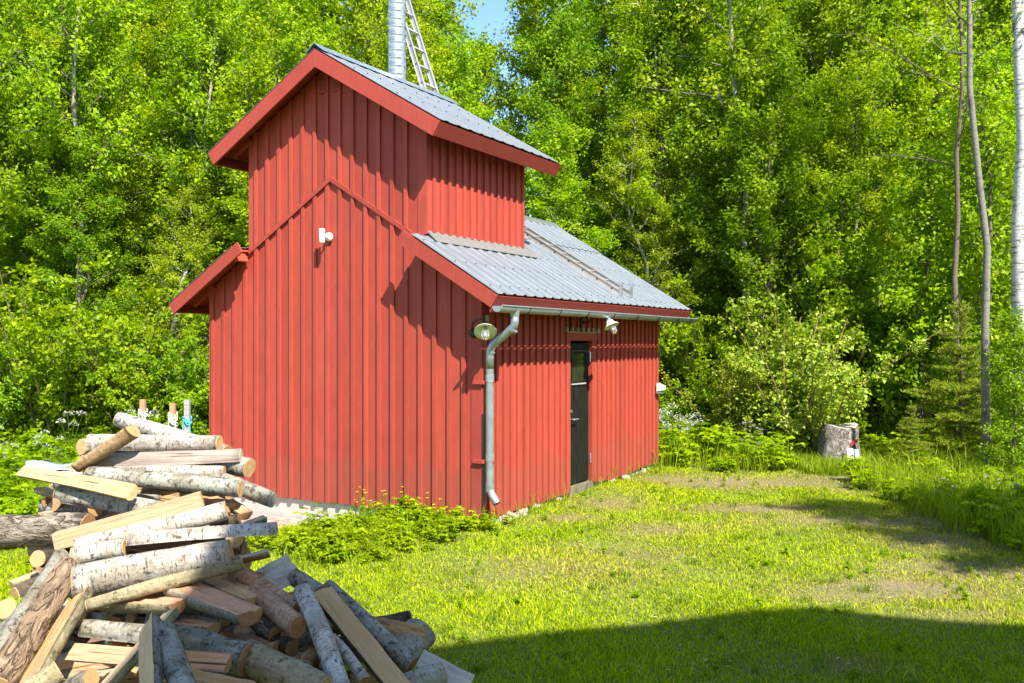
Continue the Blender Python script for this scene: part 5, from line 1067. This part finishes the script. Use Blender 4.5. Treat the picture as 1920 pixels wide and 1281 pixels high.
pts = [(-4.3 - 1.8 * rn.random(), 9.5 + 3.4 * rn.random()) for _ in range(150)]
scatter_herbs('ground_elder', 'bright leafy ground cover between woodpile and left meadow', pts, .8, 1.3, 'leaf_weed')
# clover and dandelion leaves in the lawn
x, y = lawn_pts(1500, 13.5); scatter_herbs('lawn_weeds', 'small clover and dandelion leaves scattered in the lawn', list(zip(x, y))[:260], .12, .26, 'leaf_bush')

# flowers
def umbel_plant(seed, H, mat, nh, kind):
    rg = np.random.default_rng(seed); st_ = MB(); P, D, N, Sz, Var = [], [], [], [], []; LP, LD, LN, LS = [], [], [], []
    for i in range(nh):
        a = rg.uniform(0, 6.28); q = np.array([math.cos(a) * H * rg.uniform(.05, .3), math.sin(a) * H * rg.uniform(.05, .3), H * rg.uniform(.5, 1.0)]); st_.tube([(0, 0, 0), tuple(q * np.array([.4, .4, .55])), tuple(q)], [.006, .004, .003], 4, caps=False)
        if kind == 'umbel':
            m = 42; rr = np.sqrt(rg.random(m)) * .055; aa = rg.uniform(0, 6.28, m); P.append(q + np.stack([rr * np.cos(aa), rr * np.sin(aa), .03 - rr * rr * 14 + rg.normal(0, .01, m)], 1)); Sz.append(rg.uniform(.012, .02, m))
        else:
            m = 6; aa = np.arange(m) * 1.047; P.append(np.repeat(q[None], m, 0)); Sz.append(np.full(m, .022 if kind == 'cup' else .03))
        D.append(np.stack([np.cos(aa), np.sin(aa), .25 + 0 * aa], 1)); N.append(np.stack([np.cos(aa) * .6, np.sin(aa) * .6, .8 + 0 * aa], 1) + rg.normal(0, .35, (m, 3))); Var.append(rg.uniform(0, 1, m))
    for j in range(8 if kind != 'cup' else 3): a = rg.uniform(0, 6.28); LP.append([0, 0, H * rg.uniform(.1, .6)]); LD.append([math.cos(a), math.sin(a), .3]); LN.append([0, 0, 1]); LS.append(rg.uniform(.06, .12))
    V = leaf_arrays(*map(np.concatenate, (P, D, N, Sz)), asp=.9); L = leaf_arrays(*map(np.array, (LP, LD, LN, LS)), asp=.4)
    return st_.me('stem', 'leaf_weed'), leaf_mesh('flower_head', V, np.concatenate(Var), mat), leaf_mesh('leaves', L, np.full(len(L), .5), 'leaf_bush')
FL = {'white': [umbel_plant(90 + i, .75, 'petal_white', 6, 'umbel') for i in range(3)], 'purple': [umbel_plant(95 + i, .6, 'petal_purple', 9, 'star') for i in range(3)], 'yellow': [umbel_plant(99 + i, .42, 'petal_yellow', 4, 'cup') for i in range(3)]}
def put_flower(c, x, y, s, label, group, name):
    t = thing(name, label, 'flower', (x, y, float(ground_z(x, y))), rg.uniform(0, 6), group); t.scale = (s,) * 3; pr = FL[c][rg.randrange(3)]
    for n_, d_ in zip(('stem', 'flower_head', 'leaves'), pr):
        q = link(n_, d_, t)
        if n_ != 'stem': q['kind'] = 'stuff'
def at_px(xp, yp, Yg): return ((xp - 960) / FPX * Yg, Yg)
for i in range(7): put_flower('white', -8.55 + rg.uniform(-1.1, 1.1), 15.2 + rg.uniform(-.7, 1.2), rg.uniform(.5, 1.3), 'white umbel flower in the left meadow beyond the woodpile', 'white flowers in the left meadow', 'cow_parsley')
for i in range(4): put_flower('white', -6.6 + rg.uniform(-.9, .9), 15.6 + rg.uniform(-.6, .8), rg.uniform(.5, 1.3), 'white umbel flower in the meadow behind the pile top', 'white flowers behind the pile top', 'cow_parsley')
for i in range(8): put_flower('purple', -7.4 + rg.uniform(-2, 1.4), 14.2 + rg.uniform(-.7, .8), rg.uniform(.7, 1.0), 'pale purple flower in the left meadow', 'purple flowers in the left meadow', 'cranesbill')
for i in range(8): put_flower('white', 2.85 + rg.uniform(-.45, 1.1), 15.2 + rg.uniform(-.7, 1.2), rg.uniform(.45, 1.5), 'white umbel flower right of the shed back corner', 'white flowers right of the shed', 'cow_parsley')
for i in range(11): put_flower('purple', 3.1 + rg.uniform(-.7, 1.3), 15.4 + rg.uniform(-.9, 1.6), rg.uniform(.45, 1.25), 'pale purple flower between the shed corner and the stump', 'purple flowers right of the shed', 'cranesbill')
for i in range(6): put_flower('purple', 5.6 + rg.uniform(-.7, .9), 9.9 + rg.uniform(-1, 1.4), rg.uniform(.7, 1.0), 'purple flower in the dark right bed', 'purple flowers in the right bed', 'cranesbill')
for i in range(11):
    p = HW(rg.uniform(-1.9, .35), -.12 - abs(rg.gauss(0, .2)), 0); put_flower('yellow', p.x, p.y, rg.uniform(.5, .95), 'yellow buttercup in front of the gable wall corner', 'buttercups by the gable wall', 'buttercup')
tall('stump_grass', 'grass tufts in front of the cut stump', 5200, lambda x, y: (y > 13.5 + .25 * np.sin(x * 5)) & ((x - 5.24) ** 2 + (y - 14.9) ** 2 > .13), .10, .30, .6, .010, (4.3, 5.9, 13.3, 15.4))

# straw, tufts and fallen leaves that break up the lawn
x, y = lawn_pts(2600, 13.8); x, y = x[:300], y[:300]; cx = np.repeat(x, 26) + rn.normal(0, .035, len(x) * 26); cy = np.repeat(y, 26) + rn.normal(0, .035, len(x) * 26); m = len(cx)
V, Qd, Tr = blades(np.stack([cx, cy, ground_z(cx, cy)], 1), rn.uniform(.04, .085, m), np.full(m, .006), rn, .8); v = np.clip(rn.normal(.25, .2, m), 0, 1)
tag(link('grass_tufts', nmesh('grass_tufts', V, Qd, Tr, {'var': ('FACE', np.concatenate([v, v]))}, ['blade'])), 'darker taller grass tufts standing out of the mown lawn', 'grass', kind='stuff')
x, y = lawn_pts(2600, 13.8); m = len(x); a = rn.uniform(0, 6.28, m)
V = leaf_arrays(np.stack([x, y, ground_z(x, y) + .03], 1), np.stack([np.cos(a), np.sin(a), rn.normal(0, .1, m)], 1), np.stack([rn.normal(0, .3, m), rn.normal(0, .3, m), np.ones(m)], 1), rn.uniform(.015, .06, m), .16)
tag(link('cut_straw', leaf_mesh('cut_straw', V, rn.random(m), 'straw')), 'pale bits of cut straw lying on the lawn', 'straw', kind='stuff')
